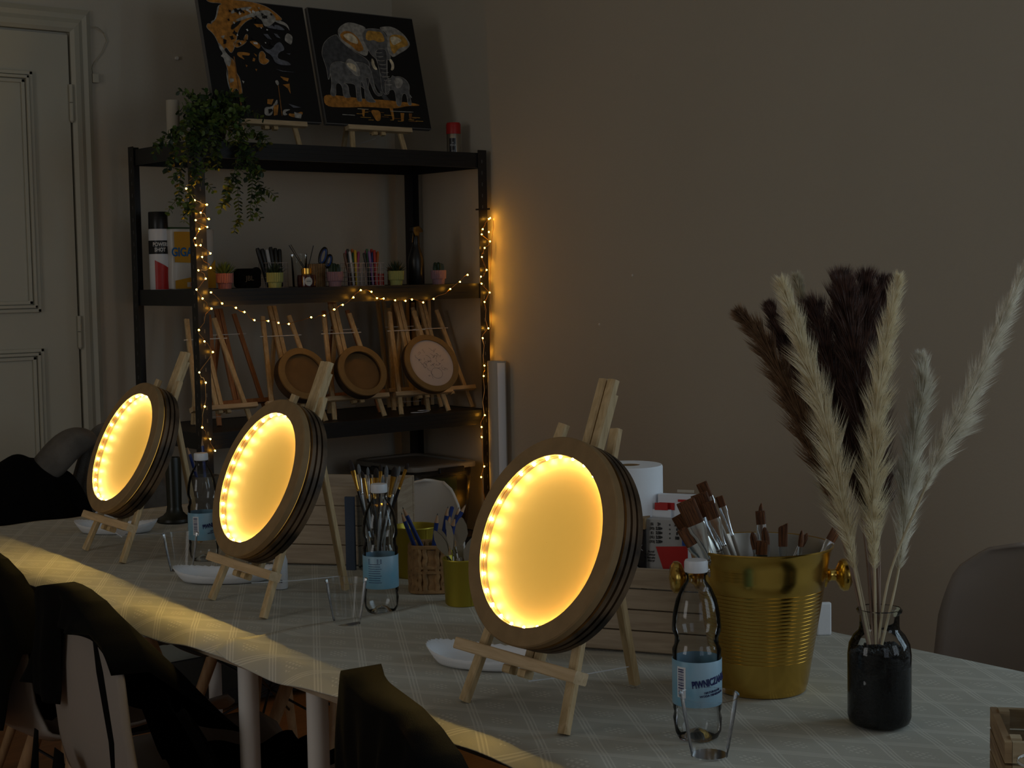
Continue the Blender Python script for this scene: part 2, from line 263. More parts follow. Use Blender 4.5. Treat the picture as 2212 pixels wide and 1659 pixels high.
RC={
'body': [(0.059,0.602),(0.09,0.69),(0.156,0.752),(0.234,0.788),(0.249,0.74),(0.304,0.691),(0.375,0.642),(0.464,0.6),(0.504,0.557),(0.435,0.277),(0.385,0.349),(0.292,0.361),(0.125,0.488),(0.092,0.386),(0.079,0.378),(0.083,0.472),(0.067,0.559)] ,
'earL': [(0.243,0.814),(0.279,0.86),(0.35,0.901),(0.423,0.9),(0.531,0.871),(0.472,0.816),(0.473,0.734),(0.511,0.676),(0.482,0.608),(0.391,0.642),(0.319,0.684),(0.256,0.733)] ,
'earLin': [(0.257,0.785),(0.312,0.825),(0.376,0.82),(0.431,0.77),(0.454,0.718),(0.468,0.667),(0.407,0.643),(0.346,0.7),(0.273,0.741)] ,
'earLlight': [(0.281,0.786),(0.366,0.812),(0.422,0.762),(0.421,0.717),(0.389,0.716),(0.328,0.736)] ,
'earR': [(0.64,0.884),(0.752,0.905),(0.816,0.891),(0.883,0.848),(0.922,0.789),(0.931,0.751),(0.879,0.704),(0.804,0.664),(0.738,0.624),(0.711,0.653),(0.698,0.712),(0.718,0.773),(0.715,0.841)] ,
'earRin': [(0.734,0.812),(0.789,0.837),(0.88,0.833),(0.912,0.781),(0.912,0.743),(0.815,0.717),(0.751,0.647),(0.728,0.699)] ,
'earRlight': [(0.733,0.804),(0.803,0.822),(0.863,0.787),(0.806,0.754),(0.759,0.73)] ,
'head': [(0.513,0.859),(0.597,0.87),(0.67,0.866),(0.704,0.826),(0.717,0.766),(0.695,0.697),(0.718,0.623),(0.691,0.593),(0.669,0.607),(0.645,0.443),(0.586,0.434),(0.574,0.581),(0.562,0.603),(0.527,0.632),(0.509,0.668),(0.474,0.742),(0.479,0.809)] ,
'headgold': [(0.527,0.848),(0.608,0.844),(0.666,0.847),(0.692,0.765),(0.622,0.747),(0.577,0.768),(0.525,0.751),(0.496,0.772)] ,
'trunk': [(0.59,0.686),(0.687,0.697),(0.673,0.577),(0.647,0.443),(0.659,0.428),(0.641,0.296),(0.597,0.28),(0.572,0.316),(0.582,0.456),(0.574,0.581),(0.568,0.633)] ,
'tuskL': [(0.523,0.602),(0.543,0.588),(0.545,0.536),(0.564,0.507),(0.554,0.496),(0.527,0.506),(0.514,0.543)] ,
'tuskR': [(0.692,0.6),(0.715,0.612),(0.736,0.572),(0.733,0.534),(0.715,0.506),(0.691,0.507),(0.711,0.548)] ,
'leg': [(0.456,0.6),(0.565,0.537),(0.585,0.427),(0.597,0.28),(0.658,0.216),(0.577,0.218),(0.53,0.352),(0.505,0.388)] ,
'mbody': [(0.109,0.487),(0.149,0.532),(0.215,0.548),(0.268,0.535),(0.31,0.551),(0.423,0.555),(0.476,0.534),(0.5,0.491),(0.503,0.425),(0.509,0.33),(0.533,0.286),(0.559,0.291),(0.55,0.309),(0.573,0.302),(0.563,0.272),(0.521,0.264),(0.494,0.293),(0.471,0.38),(0.463,0.424),(0.431,0.423),(0.442,0.314),(0.469,0.242),(0.502,0.206),(0.39,0.208),(0.409,0.349),(0.382,0.4),(0.363,0.276),(0.366,0.208),(0.311,0.207),(0.329,0.348),(0.292,0.361),(0.204,0.36),(0.257,0.346),(0.251,0.267),(0.264,0.235),(0.193,0.23),(0.199,0.331),(0.173,0.359),(0.139,0.344),(0.127,0.236),(0.07,0.242),(0.107,0.343)] ,
'mear': [(0.262,0.528),(0.29,0.573),(0.331,0.578),(0.372,0.538),(0.393,0.48),(0.379,0.425),(0.337,0.435),(0.297,0.478)] ,
'mearin': [(0.272,0.536),(0.317,0.544),(0.361,0.524),(0.358,0.465),(0.336,0.472),(0.3,0.493)] ,
'baby': [(0.609,0.383),(0.642,0.428),(0.685,0.436),(0.698,0.463),(0.716,0.448),(0.763,0.457),(0.802,0.447),(0.838,0.418),(0.852,0.374),(0.83,0.299),(0.86,0.263),(0.833,0.314),(0.844,0.204),(0.803,0.203),(0.807,0.306),(0.766,0.305),(0.734,0.188),(0.689,0.191),(0.698,0.297),(0.689,0.333),(0.656,0.333),(0.597,0.28),(0.611,0.354)] ,
'bear': [(0.714,0.437),(0.777,0.446),(0.796,0.417),(0.769,0.364),(0.724,0.345),(0.71,0.378)] ,
'ground': [(0.009,0.248),(0.161,0.247),(0.395,0.233),(0.597,0.237),(0.718,0.231),(0.882,0.226),(0.936,0.207),(0.793,0.196),(0.706,0.173),(0.623,0.164),(0.382,0.165),(0.221,0.148),(0.01,0.142)] ,
'r1': [(0.345,0.139),(0.377,0.139),(0.357,0.075),(0.343,0.082)] ,
'r2': [(0.425,0.14),(0.522,0.141),(0.513,0.055),(0.47,0.04),(0.446,0.083)] ,
'r3': [(0.615,0.164),(0.647,0.165),(0.645,0.07),(0.627,0.063)] ,
'r4': [(0.714,0.129),(0.751,0.129),(0.732,0.057),(0.707,0.056)] ,
'r5': [(0.796,0.13),(0.829,0.13),(0.809,0.072),(0.79,0.079)] ,
's1': [(0.155,0.086),(0.273,0.087),(0.271,0.08),(0.154,0.08)] ,
's2': [(0.619,0.142),(0.845,0.147),(0.844,0.141),(0.618,0.137)] ,
's3': [(0.307,0.144),(0.41,0.144),(0.409,0.14),(0.306,0.14)] ,
}
LC={
'g1': [(0.077,0.997),(0.237,0.995),(0.499,1.0),(0.641,0.973),(0.729,0.918),(0.785,0.867),(0.698,0.853),(0.552,0.866),(0.448,0.842),(0.37,0.783),(0.326,0.726),(0.304,0.663),(0.259,0.568),(0.228,0.535),(0.192,0.594),(0.158,0.546),(0.137,0.56),(0.121,0.635),(0.093,0.694),(0.038,0.736),(0.054,0.775),(0.093,0.77),(0.09,0.793),(0.134,0.811),(0.154,0.866),(0.175,0.929),(0.229,0.956),(0.084,0.952)] ,
'g2': [(0.148,0.5),(0.246,0.506),(0.251,0.376),(0.276,0.34),(0.278,0.217),(0.261,0.193),(0.226,0.26),(0.179,0.189),(0.161,0.295),(0.177,0.41)] ,
'g3': [(0.397,0.715),(0.42,0.709),(0.398,0.646),(0.296,0.586),(0.253,0.614),(0.312,0.664),(0.358,0.651)] ,
'g4': [(0.416,0.655),(0.476,0.667),(0.526,0.632),(0.501,0.592),(0.451,0.627)] ,
'g5': [(0.289,0.555),(0.355,0.559),(0.411,0.555),(0.398,0.531),(0.317,0.534),(0.356,0.49),(0.282,0.524)] ,
'g6': [(0.496,0.568),(0.533,0.586),(0.558,0.549),(0.544,0.525),(0.59,0.505),(0.531,0.462),(0.478,0.482)] ,
'g7': [(0.432,0.518),(0.451,0.511),(0.438,0.487),(0.418,0.49)] ,
'g8': [(0.433,0.425),(0.453,0.423),(0.44,0.403)] ,
'g9': [(0.349,0.455),(0.368,0.448),(0.352,0.432)] ,
'g10': [(0.444,0.557),(0.47,0.543),(0.463,0.527)] ,
'g11': [(0.49,0.807),(0.573,0.813),(0.576,0.786),(0.517,0.782)] ,
'g12': [(0.662,0.377),(0.743,0.366),(0.728,0.338),(0.689,0.348)] ,
'g13': [(0.672,0.308),(0.741,0.32),(0.735,0.234),(0.716,0.279)] ,
'g14': [(0.552,0.139),(0.601,0.134),(0.574,0.048),(0.539,0.038)] ,
'g15': [(0.502,0.175),(0.561,0.178),(0.534,0.131),(0.494,0.136)] ,
'g16': [(0.686,0.068),(0.735,0.063),(0.826,0.091),(0.819,0.059),(0.737,0.032),(0.681,0.045)] ,
'l1': [(0.246,0.514),(0.256,0.514),(0.25,0.032),(0.238,0.032)] ,
'l2': [(0.624,0.298),(0.632,0.298),(0.622,0.042),(0.612,0.042)] ,
'w1': [(0.175,0.929),(0.193,0.938),(0.144,0.82),(0.105,0.786),(0.085,0.77),(0.09,0.793),(0.13,0.811)] ,
'w2': [(0.299,0.908),(0.404,0.939),(0.505,0.955),(0.475,0.929),(0.364,0.905),(0.283,0.868)] ,
'w3': [(0.314,0.825),(0.422,0.871),(0.53,0.918),(0.651,0.943),(0.693,0.907),(0.717,0.862),(0.646,0.803),(0.585,0.791),(0.567,0.859),(0.47,0.867),(0.344,0.812)] ,
'w4': [(0.675,0.859),(0.766,0.858),(0.819,0.831),(0.831,0.769),(0.807,0.814),(0.712,0.839)] ,
'w5': [(0.161,0.676),(0.196,0.686),(0.181,0.655),(0.166,0.661)] ,
'w6': [(0.127,0.628),(0.165,0.577),(0.187,0.533),(0.228,0.497),(0.195,0.419),(0.168,0.44),(0.148,0.5),(0.125,0.506),(0.155,0.531),(0.124,0.574)] ,
'w7': [(0.176,0.326),(0.216,0.328),(0.212,0.305),(0.176,0.288)] ,
'w8': [(0.164,0.425),(0.161,0.333),(0.162,0.226),(0.193,0.182),(0.166,0.204),(0.148,0.309)] ,
'w9': [(0.771,0.726),(0.803,0.76),(0.852,0.732),(0.822,0.652),(0.784,0.673),(0.762,0.687)] ,
'w10': [(0.603,0.335),(0.63,0.344),(0.64,0.314),(0.623,0.294),(0.606,0.312)] ,
'w11': [(0.459,0.108),(0.538,0.111),(0.596,0.188),(0.592,0.133),(0.549,0.124),(0.522,0.037),(0.447,0.034)] ,
'w12': [(0.739,0.079),(0.812,0.067),(0.795,0.027),(0.737,0.032)] ,
'w13': [(0.634,0.097),(0.719,0.101),(0.646,0.074),(0.675,0.052),(0.622,0.042)] ,
'w14': [(0.287,0.317),(0.31,0.311),(0.298,0.291)] ,
'k1': [(0.492,0.09),(0.53,0.096),(0.534,0.077),(0.492,0.051)] ,
'k2': [(0.271,0.776),(0.309,0.801),(0.38,0.83),(0.337,0.78),(0.261,0.729)] ,
'k3': [(0.177,0.654),(0.204,0.648),(0.197,0.617),(0.171,0.608)] ,
'b1': [(0.501,0.669),(0.538,0.609),(0.608,0.591),(0.672,0.657),(0.718,0.676),(0.754,0.608),(0.681,0.58),(0.66,0.525),(0.758,0.511),(0.792,0.478),(0.691,0.472),(0.628,0.491),(0.615,0.545),(0.541,0.587)] ,
'b2': [(0.563,0.727),(0.605,0.73),(0.637,0.686),(0.597,0.691)] ,
'b3': [(0.666,0.742),(0.698,0.737),(0.724,0.703),(0.684,0.712)] ,
'b4': [(0.594,0.791),(0.708,0.823),(0.769,0.796),(0.781,0.774),(0.657,0.78)] ,
'b5': [(0.625,0.437),(0.689,0.425),(0.814,0.421),(0.687,0.418)] ,
'b6': [(0.695,0.146),(0.751,0.134),(0.815,0.121),(0.738,0.114)] ,
'b7': [(0.755,0.577),(0.798,0.58),(0.787,0.568)] ,
}

# tablecloth: damask weave with diamond lattice
def cloth_material():
    m = bpy.data.materials.new('damask_cloth'); m.use_nodes = True; n, l = nodes_of(m); b = n['Principled BSDF']
    b.inputs['Roughness'].default_value = .85; b.inputs['Specular IOR Level'].default_value = .25
    tc = n.new('ShaderNodeTexCoord'); sp = n.new('ShaderNodeSeparateXYZ'); l.new(tc.outputs['Object'], sp.inputs[0])
    def M(op, a, b_=None, c=None):
        nd = n.new('ShaderNodeMath'); nd.operation = op
        for i, x in enumerate((a, b_, c)):
            if x is None: continue
            if hasattr(x, 'links') or hasattr(x, 'node'): l.new(x, nd.inputs[i])
            else: nd.inputs[i].default_value = x
        return nd.outputs[0]
    X, Y = sp.outputs['X'], sp.outputs['Y']
    P = .085
    u = M('DIVIDE', M('ADD', X, M('MULTIPLY', Y, .62)), P); v = M('DIVIDE', M('SUBTRACT', X, M('MULTIPLY', Y, .62)), P)
    def tri(x): return M('ABSOLUTE', M('SUBTRACT', M('FRACT', x), .5))       # 0.5 at cell edges, 0 at centre
    def stripes(x):
        t = tri(x); near = M('GREATER_THAN', t, .40)
        s = M('GREATER_THAN', M('SINE', M('MULTIPLY', x, 2*pi*14)), 0.0)
        return M('MULTIPLY', near, s)
    lines = M('MAXIMUM', stripes(u), stripes(v))
    inner = M('MULTIPLY', M('LESS_THAN', tri(u), .19), M('LESS_THAN', tri(v), .19))
    chk = M('MULTIPLY', M('GREATER_THAN', M('SINE', M('MULTIPLY', X, 2*pi/.0072)), 0.0), M('GREATER_THAN', M('SINE', M('MULTIPLY', Y, 2*pi/.0098)), -.2))
    pat = M('MAXIMUM', lines, M('MULTIPLY', inner, chk))
    weave = M('MULTIPLY', M('SINE', M('MULTIPLY', X, 2*pi/.0016)), M('SINE', M('MULTIPLY', Y, 2*pi/.0016)))
    nz = n.new('ShaderNodeTexNoise'); nz.inputs['Scale'].default_value = 14; nz.inputs['Detail'].default_value = 4; l.new(tc.outputs['Object'], nz.inputs['Vector'])
    h = M('ADD', M('ADD', M('MULTIPLY', pat, .35), M('MULTIPLY', weave, .12)), M('MULTIPLY', nz.outputs['Fac'], 2.0))
    mx = n.new('ShaderNodeMix'); mx.data_type = 'RGBA'; l.new(pat, mx.inputs[0])
    mx.inputs[6].default_value = (.46, .445, .385, 1); mx.inputs[7].default_value = (.60, .58, .51, 1)
    l.new(mx.outputs[2], b.inputs['Base Color'])
    bp = n.new('ShaderNodeBump'); bp.inputs['Strength'].default_value = .8; bp.inputs['Distance'].default_value = .0011
    l.new(h, bp.inputs['Height']); l.new(bp.outputs[0], b.inputs['Normal'])
    return m
cloth_m = cloth_material()

def text_obj(name, s, size, M4, material, parent, bend=None, ext=.0003, sx=1.0, bold=0.0):
    """lettering as mesh, laid in the local XY plane, then moved by M4 (and bent round a cylinder of radius bend)"""
    cu = bpy.data.curves.new(name, 'FONT'); cu.body = s; cu.size = size; cu.extrude = ext; cu.align_x = 'CENTER'; cu.align_y = 'CENTER'; cu.offset = bold
    cu.resolution_u = 3
    t = bpy.data.objects.new(name+'_tmp', cu); link(t)
    dg = bpy.context.evaluated_depsgraph_get(); me = bpy.data.meshes.new_from_object(t.evaluated_get(dg))
    bpy.data.objects.remove(t, do_unlink=True)
    for v in me.vertices:
        x, y, z = v.co; x *= sx
        if bend: a = x/bend; v.co = ((bend+z+.0004)*sin(a), -(bend+z+.0004)*cos(a), y)   # facing -Y, upright
        else: v.co = (x, -z-.0004, y)
    me.transform(M4); me.materials.clear(); me.materials.append(material)
    o = bpy.data.objects.new(name, me); link(o); o.parent = parent; return o
T = Matrix.Translation
def RZ(a): return Matrix.Rotation(a, 4, 'Z')
def RX(a): return Matrix.Rotation(a, 4, 'X')
def RY(a): return Matrix.Rotation(a, 4, 'Y')

# ================================================================== THE ROOM
XW, YB, XL, YF, H = 3.47, 4.93, -2.0, -1.55, 3.1
structure(MB().box(((XW+XL)/2, (YB+YF)/2, -.05), (XW-XL+.4, YB-YF+.4, .1)).build('floor', floor_m))
structure(MB().box(((XW+XL)/2, (YB+YF)/2, H+.05), (XW-XL+.4, YB-YF+.4, .1)).build('ceiling', ceil_m))
def side_wall(x, y, w, z0, z1):
    m = MB(); a, b = YF, YB
    m.box((x, (a+y-w/2)/2, H/2), (.1, y-w/2-a, H)); m.box((x, (y+w/2+b)/2, H/2), (.1, b-y-w/2, H))
    m.box((x, y, z0/2), (.1, w, z0)); m.box((x, y, (z1+H)/2), (.1, w, H-z1)); return m
structure(side_wall(XW+.05, .15, 1.1, 1.0, 2.5).build('wall_right', wall_m))
structure(MB().box(((XW+XL)/2, YB+.05, H/2), (XW-XL+.2, .1, H)).build('wall_back', wall_m))
structure(side_wall(XL-.05, 2.3, 1.1, 1.0, 2.5).build('wall_left', wall_m))
def wall_with_windows():
    m = MB(); w = 1.1; z0, z1 = 1.0, 2.5
    xs = [XL-.1, .2-w/2, .2+w/2, 2.3-w/2, 2.3+w/2, XW+.1]; y = YF-.05
    for i in range(5):
        a, b = xs[i], xs[i+1]
        if i in (1, 3):
            m.box(((a+b)/2, y, z0/2), (b-a, .1, z0)); m.box(((a+b)/2, y, (z1+H)/2), (b-a, .1, H-z1))
        else: m.box(((a+b)/2, y, H/2), (b-a, .1, H))
    return m.build('wall_front', wall_m)
structure(wall_with_windows())
for i, cx in enumerate((.2, 2.3)):
    m = MB(); y = YF-.03
    for dx in (-.54, 0, .54): m.box((cx+dx, y, 1.75), (.05, .04, 1.5))
    for z in (1.02, 1.75, 2.48): m.box((cx, y, z), (1.1, .04, .05))
    structure(m.build('window_%d' % (i+1), door_m))
for i, (x, cy) in enumerate(((XW+.012, .15), (XL-.012, 2.3))):
    m = MB()
    for dy in (-.54, 0, .54): m.box((x, cy+dy, 1.75), (.02, .05, 1.5))
    for z in (1.02, 1.75, 2.48): m.box((x, cy, z), (.02, 1.1, .05))
    structure(m.build('window_%d' % (i+3), door_m))
# baseboards along the two visible walls
structure(MB().box((XW-.008, (YB+YF)/2, .05), (.016, YB-YF, .1)).build('baseboard_right', door_m))
structure(MB().box(((2.25+XW)/2, YB-.008, .05), (XW-2.25, .016, .1)).build('baseboard_back', door_m))

# door in the back wall, with its moulded frame
def door():
    yl = YB-.004
    m = MB(); x1, w = 2.150, .86; x0 = x1-w
    m.box(((x0+x1)/2, YB-.012, 1.095), (w, .024, 2.17))
    d = structure(m.build('door_1', door_m))
    def moulding(xa, xb, za, zb):
        m = MB()
        for k, (off, wd, dep) in enumerate(((0, .012, .012), (.014, .010, .018), (.026, .012, .009))):
            a, b, c, e = xa+off, xb-off, za+off, zb-off; y = YB-.024-dep/2
            m.box(((a+b)/2, y, c+wd/2), (b-a, dep, wd)); m.box(((a+b)/2, y, e-wd/2), (b-a, dep, wd))
            m.box((a+wd/2, y, (c+e)/2), (wd, dep, e-c)); m.box((b-wd/2, y, (c+e)/2), (wd, dep, e-c))
        return m.build('panel_moulding', door_m, d, bevel=.002)
    moulding(x0+.13, 2.022, 1.273, 2.052); moulding(x0+.13, 2.026, .25, 1.155)
    for z0, z1 in ((1.900, 2.018), (1.152, 1.257)):
        m = MB(); m.tube([(2.152, YB-.032, z0), (2.152, YB-.032, (z0+z1)/2-.001)], .0075, 12); m.tube([(2.152, YB-.032, (z0+z1)/2+.001), (2.152, YB-.032, z1)], .0075, 12)
        m.tube([(2.152, YB-.032, z0-.006), (2.152, YB-.032, z0)], [.003, .007], 12)
        m.build('hinge', door_m, d, smooth=True)
    # frame
    m = MB(); pr = [(0,.026),(.012,.034),(.03,.030),(.045,.020),(.06,.024),(.078,.012)]
    xi = 2.158; top = 2.19
    for (o1, d1), (o2, d2) in zip(pr, pr[1:]):
        pass
    def prof(px):  # (offset outward, depth)
        return px
    seq = [(0,0)] + [(o_, d_) for o_, d_ in pr] + [(.078, 0)]
    xo = x0-.008
    path = [((xi, 0), (1, 0)), ((xi, top), (1, 1)), ((xo, top), (-1, 1)), ((xo, 0), (-1, 0))]
    vs = []
    for (px, pz), (ux, uz) in path:
        for o_, d_ in seq: vs.append((px+ux*o_, YB-d_, pz+uz*o_))
    n = len(seq); fs = [(i*n+k, i*n+k+1, (i+1)*n+k+1, (i+1)*n+k) for i in range(3) for k in range(n-1)]
    m.add(vs, fs); structure(m.build('trim_1', door_m))
door()
# small door sensor with its looped cable on the wall beside the frame
t = root('door_sensor', (2.249, YB-.001, 2.035)); tag(t, 'small white door sensor box with a looped cable beside the door frame', 'sensor')
MB().box((0, -.008, .012), (.022, .016, .03)).build('housing', door_m, t, bevel=.002)
MB().tube([(-.012,-.038,.178),(.012,-.02,.178),(.04,-.004,.165),(.05,-.003,.14),(.03,-.003,.10),(.002,-.003,.065),(-.008,-.004,.045),(-.004,-.006,.028)], .0016, 6).build('cable', door_m, t, smooth=True)
t = MB().lathe([(.0,-.012),(.006,-.012),(.006,-.004),(.003,0)], 12, (2.552, YB, 2.136), 'y').build('wall_hook', white_pl, smooth=True)
tag(t, 'small white hook on the back wall left of the face painting', 'hook')
for k, (y_, z_) in enumerate(((3.62, 1.36), (3.78, 1.20), (1.66, 1.41))):
    o = MB().lathe([(.004,-.0008),(.0035,-.0022),(0.0005,-.003)], 10, (0,0,0), 'y', cap0=True).build('wall_plug', white_pl, smooth=True)
    o.rotation_euler = (0,0,radians(-90)); o.location = (XW, y_, z_)
    tag(o, ['pale dot of filler on the right wall, upper one left of the middle', 'pale dot of filler on the right wall, lower one left of the middle', 'pale dot of filler on the right wall above the pampas grass'][k], 'filler spot', 'filler spots on the right wall')

# ================================================================== TABLES AND CLOTHS
ZT = .75
def table(y0, y1, label):
    t = root('table', (1.66, (y0+y1)/2, 0)); tag(t, label, 'table')
    L = y1-y0
    MB().box((0, 0, ZT-.0175-.003), (.78, L-.01, .030)).build('tabletop', crate_wood, t)
    for sx in (-1, 1):
        for sy in (-1, 1):
            MB().tube([(sx*.34, sy*(L/2-.11), 0), (sx*.34, sy*(L/2-.11), ZT-.036)], .018, 20).build('leg', white_pl, t, smooth=True)
    return t
table(.42, 2.24, 'cloth-covered work table in front, with the brass bucket and the dried grass on it')
table(2.245, 3.86, 'cloth-covered work table behind, reaching towards the black shelf')
def cloth(y0, y1, z, seed, lift):
    rnd = random.Random(seed); ph = [rnd.random()*6 for _ in range(6)]
    n = 150; xi0, xo = 1.285, 2.065
    def wav(y): return .006*sin(y*7+ph[0]) + .004*sin(y*17+ph[1]) + .002*sin(y*41+ph[2])
    def f(u, v):
        y = y0+(y1-y0)*v
        # arc-length coordinate over the width incl. both drops
        drop = .050 + wav(y)*.9; tot = drop + (xo-xi0) + .10; s = u*tot
        e = .0008*sin(y*23+ph[3])*sin(u*31)+.0006*sin(y*60+u*40)
        if s < drop:
            q = 1-s/drop; x = xi0 - q*(.040+wav(y)*.7); zz = z - (q**1.7)*(.022+wav(y+1)*.8); 
        elif s < drop+(xo-xi0): x = xi0+(s-drop); zz = z + e
        else:
            q = (s-drop-(xo-xi0))/.10; x = xo+.012*sin(min(1,q*3)*pi/2)+.004*sin(y*11)*q; zz = z-.10*max(0,q-.08)
        if lift:      # edge of the cloth that meets the other: a soft roll
            if v > .985: zz += .006*((v-.985)/.015)
            y += .006*sin(x*19)
            if v > .9 and s < drop*1.3: zz += .014*((v-.9)/.1)**2*(1-s/(drop*1.3)); x -= .010*((v-.9)/.1)**2
        return (x, y, zz)
    def fu(u, v):      # denser samples at the near drop
        return f(u**1.5, v)
    return MB().grid(70, n, fu)
c2 = cloth(2.20, 3.875, ZT, 3, False).build('tablecloth', cloth_m, smooth=True, auto=0, solid=.0012)
tag(c2, 'beige patterned cloth on the rear table, its edge lit by the far and middle lamps', 'tablecloth')
c1 = cloth(.40, 2.315, ZT+.0022, 5, True).build('tablecloth', cloth_m, smooth=True, auto=0, solid=.0012)
tag(c1, 'beige patterned cloth on the front table under the nearest lamp, bucket and vase', 'tablecloth')
Z1 = ZT+.0030; Z2 = ZT+.0008     # resting heights on front / rear cloth

# ================================================================== EASELS
def easel(name, loc, rz, sc, tilt, label, cat='easel', group=None, wood_m=None, mast_top=.5, ledge=True, back_y=.235, leg_top=.425):
    a = radians(tilt); w = wood_m or pine; wx = pine_red if wood_m else pine_x
    t = root(name, loc, rz); tag(t, label, cat, group)
    def P(x, s, n=0.0): return Vector((x*sc, (s*sin(a)-n*cos(a))*sc, (s*cos(a)+n*sin(a))*sc))
    X = (1,0,0); q = sc
    for sx in (-1, 1):
        m = MB(); p0 = P(sx*.110, .0008, 0); p1 = P(sx*.056, leg_top, 0)
        m.bar(p0 + Vector((0,0,.0012)), p1, .0175*q, .0115*q, X, .002*q); m.build('leg', w, t, label='front leg')
    m = MB()
    for sx in (-1, 1):
        p0 = P(sx*.0095, .07, -.013); p1 = P(sx*.0095, mast_top, -.013)
        m.bar(p0, p1, .0165*q, .013*q, X, .0025*q)
        tp = P(sx*.0095, mast_top+.007, -.013)
    m.bar(P(0, .15, -.0225), P(0, mast_top-.02, -.0225), .028*q, .006*q, X)
    m.build('mast', w, t)
    m = MB(); m.bar(P(0, .372, -.034), Vector((.0, back_y*sc, .0065*sc)), .017*q, .0115*q, X, .002*q); m.build('leg', w, t, label='hinged rear leg')
    m = MB(); m.bar(P(-.088, .345, .004), P(.088, .345, .004), .003*q, .003*q, (0,0,1)); m.build('cross_rod', white_pl, t)
    if ledge:
        m = MB(); n_ = Vector((0,-cos(a),sin(a)))
        m.bar(P(-.132, .079, .018), P(.134, .079, .018), .017*q, .024*q, (0, sin(a), cos(a)), .0015*q); m.build('ledge', wx, t)
        for sx in (-1, 1):
            m = MB(); m.bar(P(sx*.017-.008, .064, .012), P(sx*.017+.008, .064, .012), .012*q, .016*q, (0, sin(a), cos(a)), .002*q); m.build('peg', w, t)
    # cord between the front and the rear leg
    p0 = P(0, .055, -.012); p1 = Vector((0, back_y*sc*.97, .034*sc))
    mid = (p0+p1)/2 - Vector((0,0,.002)); MB().tube([p0, mid, p1], .0008, 5).build('cord', paper, t)
    return t
TH = radians(-90)
easel('easel', (1.335, 1.645, Z1), radians(179.5-270), 1.0, 21, 'pine tabletop easel holding the nearest glowing lamp on the front table')
easel('easel', (1.413, 2.557, Z2), radians(176.5-270), 1.0, 23, 'pine tabletop easel holding the middle glowing lamp')
easel('easel', (1.468, 3.260, Z2), radians(177-270), 1.0, 24, 'pine tabletop easel holding the farthest glowing lamp, at the left')

# ================================================================== ROUND LAMPS
def lamp(loc, rz, tilt, x, label, sc=1.0):
    a = radians(tilt)
    # centre of the front opening in easel coordinates: slope .246, out of the plane .056
    s, n = .2455, .056
    base = Vector((x, s*sin(a)-n*cos(a), s*cos(a)+n*sin(a)))
    off = Matrix.Rotation(rz, 3, 'Z') @ base
    t = root('round_lamp', Vector(loc)+off, rz, -a); tag(t, label, 'lamp')
    t.scale = (sc,)*3
    # local frame: y = 0 front face, +y towards the back
    MB().lathe([(.1272,.0016),(.1274,.0016),(.1274,.0147),(.1272,.0147)], 96, axis='y', closed=True).build('inner_edge', dark_cut, t, smooth=True, label='scorched inner edge')
    MB().lathe([(.1275,0),(.153,0),(.155,.002),(.155,.0138),(.153,.0148),(.1275,.0148)], 96, axis='y', closed=True).build('front_ring', mdf, t, smooth=True)
    MB().lathe([(0.001,.0176),(.150,.0176),(.150,.0200),(.1545,.0200),(.1545,.0275),(.149,.0275),(.149,.032),(.1545,.032),(.1545,.039),(.148,.039),(.148,.043),(.1545,.043),(.1535,.0535),(.001,.0535)], 96, axis='y').build('body', burnt, t, smooth=True, label='layered scorched plywood body')
    m = MB().lathe([(.0005,.0150),(.1500,.0150),(.1500,.0174),(.0005,.0174)], 96, axis='y', closed=True); m.build('glow_panel', panel_m, t, smooth=True)
    MB().lathe([(.1268+.0006*cos(q), .0068+.0006*sin(q)) for q in [i*pi/3 for i in range(6)]], 96, axis='y', closed=True).build('wire', copper, t, smooth=True)
    b = bulb_mesh('led', .0021, led_mat)
    for k in range(28):
        an = 2*pi*(k+.35)/28
        o = bpy.data.objects.new('led', b); link(o); o.parent = t; o.location = (.1256*cos(an), .0068, .1256*sin(an))
    return t
def bulb_mesh(name, r, material):
    bm = bmesh.new(); bmesh.ops.create_icosphere(bm, subdivisions=1, radius=r)
    for f in bm.faces: f.smooth = True
    me = bpy.data.meshes.new(name); bm.to_mesh(me); bm.free(); me.materials.append(material); return me
def panel_material():
    m = bpy.data.materials.new('glow_panel'); m.use_nodes = True; n, l = nodes_of(m); b = n['Principled BSDF']
    tc = n.new('ShaderNodeTexCoord'); nz = n.new('ShaderNodeTexNoise'); nz.inputs['Scale'].default_value = 60; nz.inputs['Detail'].default_value = 8
    l.new(tc.outputs['Object'], nz.inputs['Vector']); rp = n.new('ShaderNodeValToRGB'); l.new(nz.outputs['Fac'], rp.inputs[0])
    rp.color_ramp.elements[0].color = (.050,.020,.0018,1); rp.color_ramp.elements[1].color = (.072,.030,.003,1)
    l.new(rp.outputs[0], b.inputs['Base Color']); b.inputs['Roughness'].default_value = .7
    b.inputs['Emission Color'].default_value = (1.0, .56, .085, 1); b.inputs['Emission Strength'].default_value = PANEL_STRENGTH
    return m
panel_m = panel_material()
lamp((1.335, 1.645, Z1), radians(179.5-270), 21, .022, 'round glowing lamp on the nearest easel, largest in view', .965)
lamp((1.413, 2.557, Z2), radians(176.5-270), 23, .010, 'round glowing lamp in the middle, between the far and nearest ones')
lamp((1.468, 3.260, Z2), radians(177-270), 24, .010, 'round glowing lamp farthest away, at the left near the door')

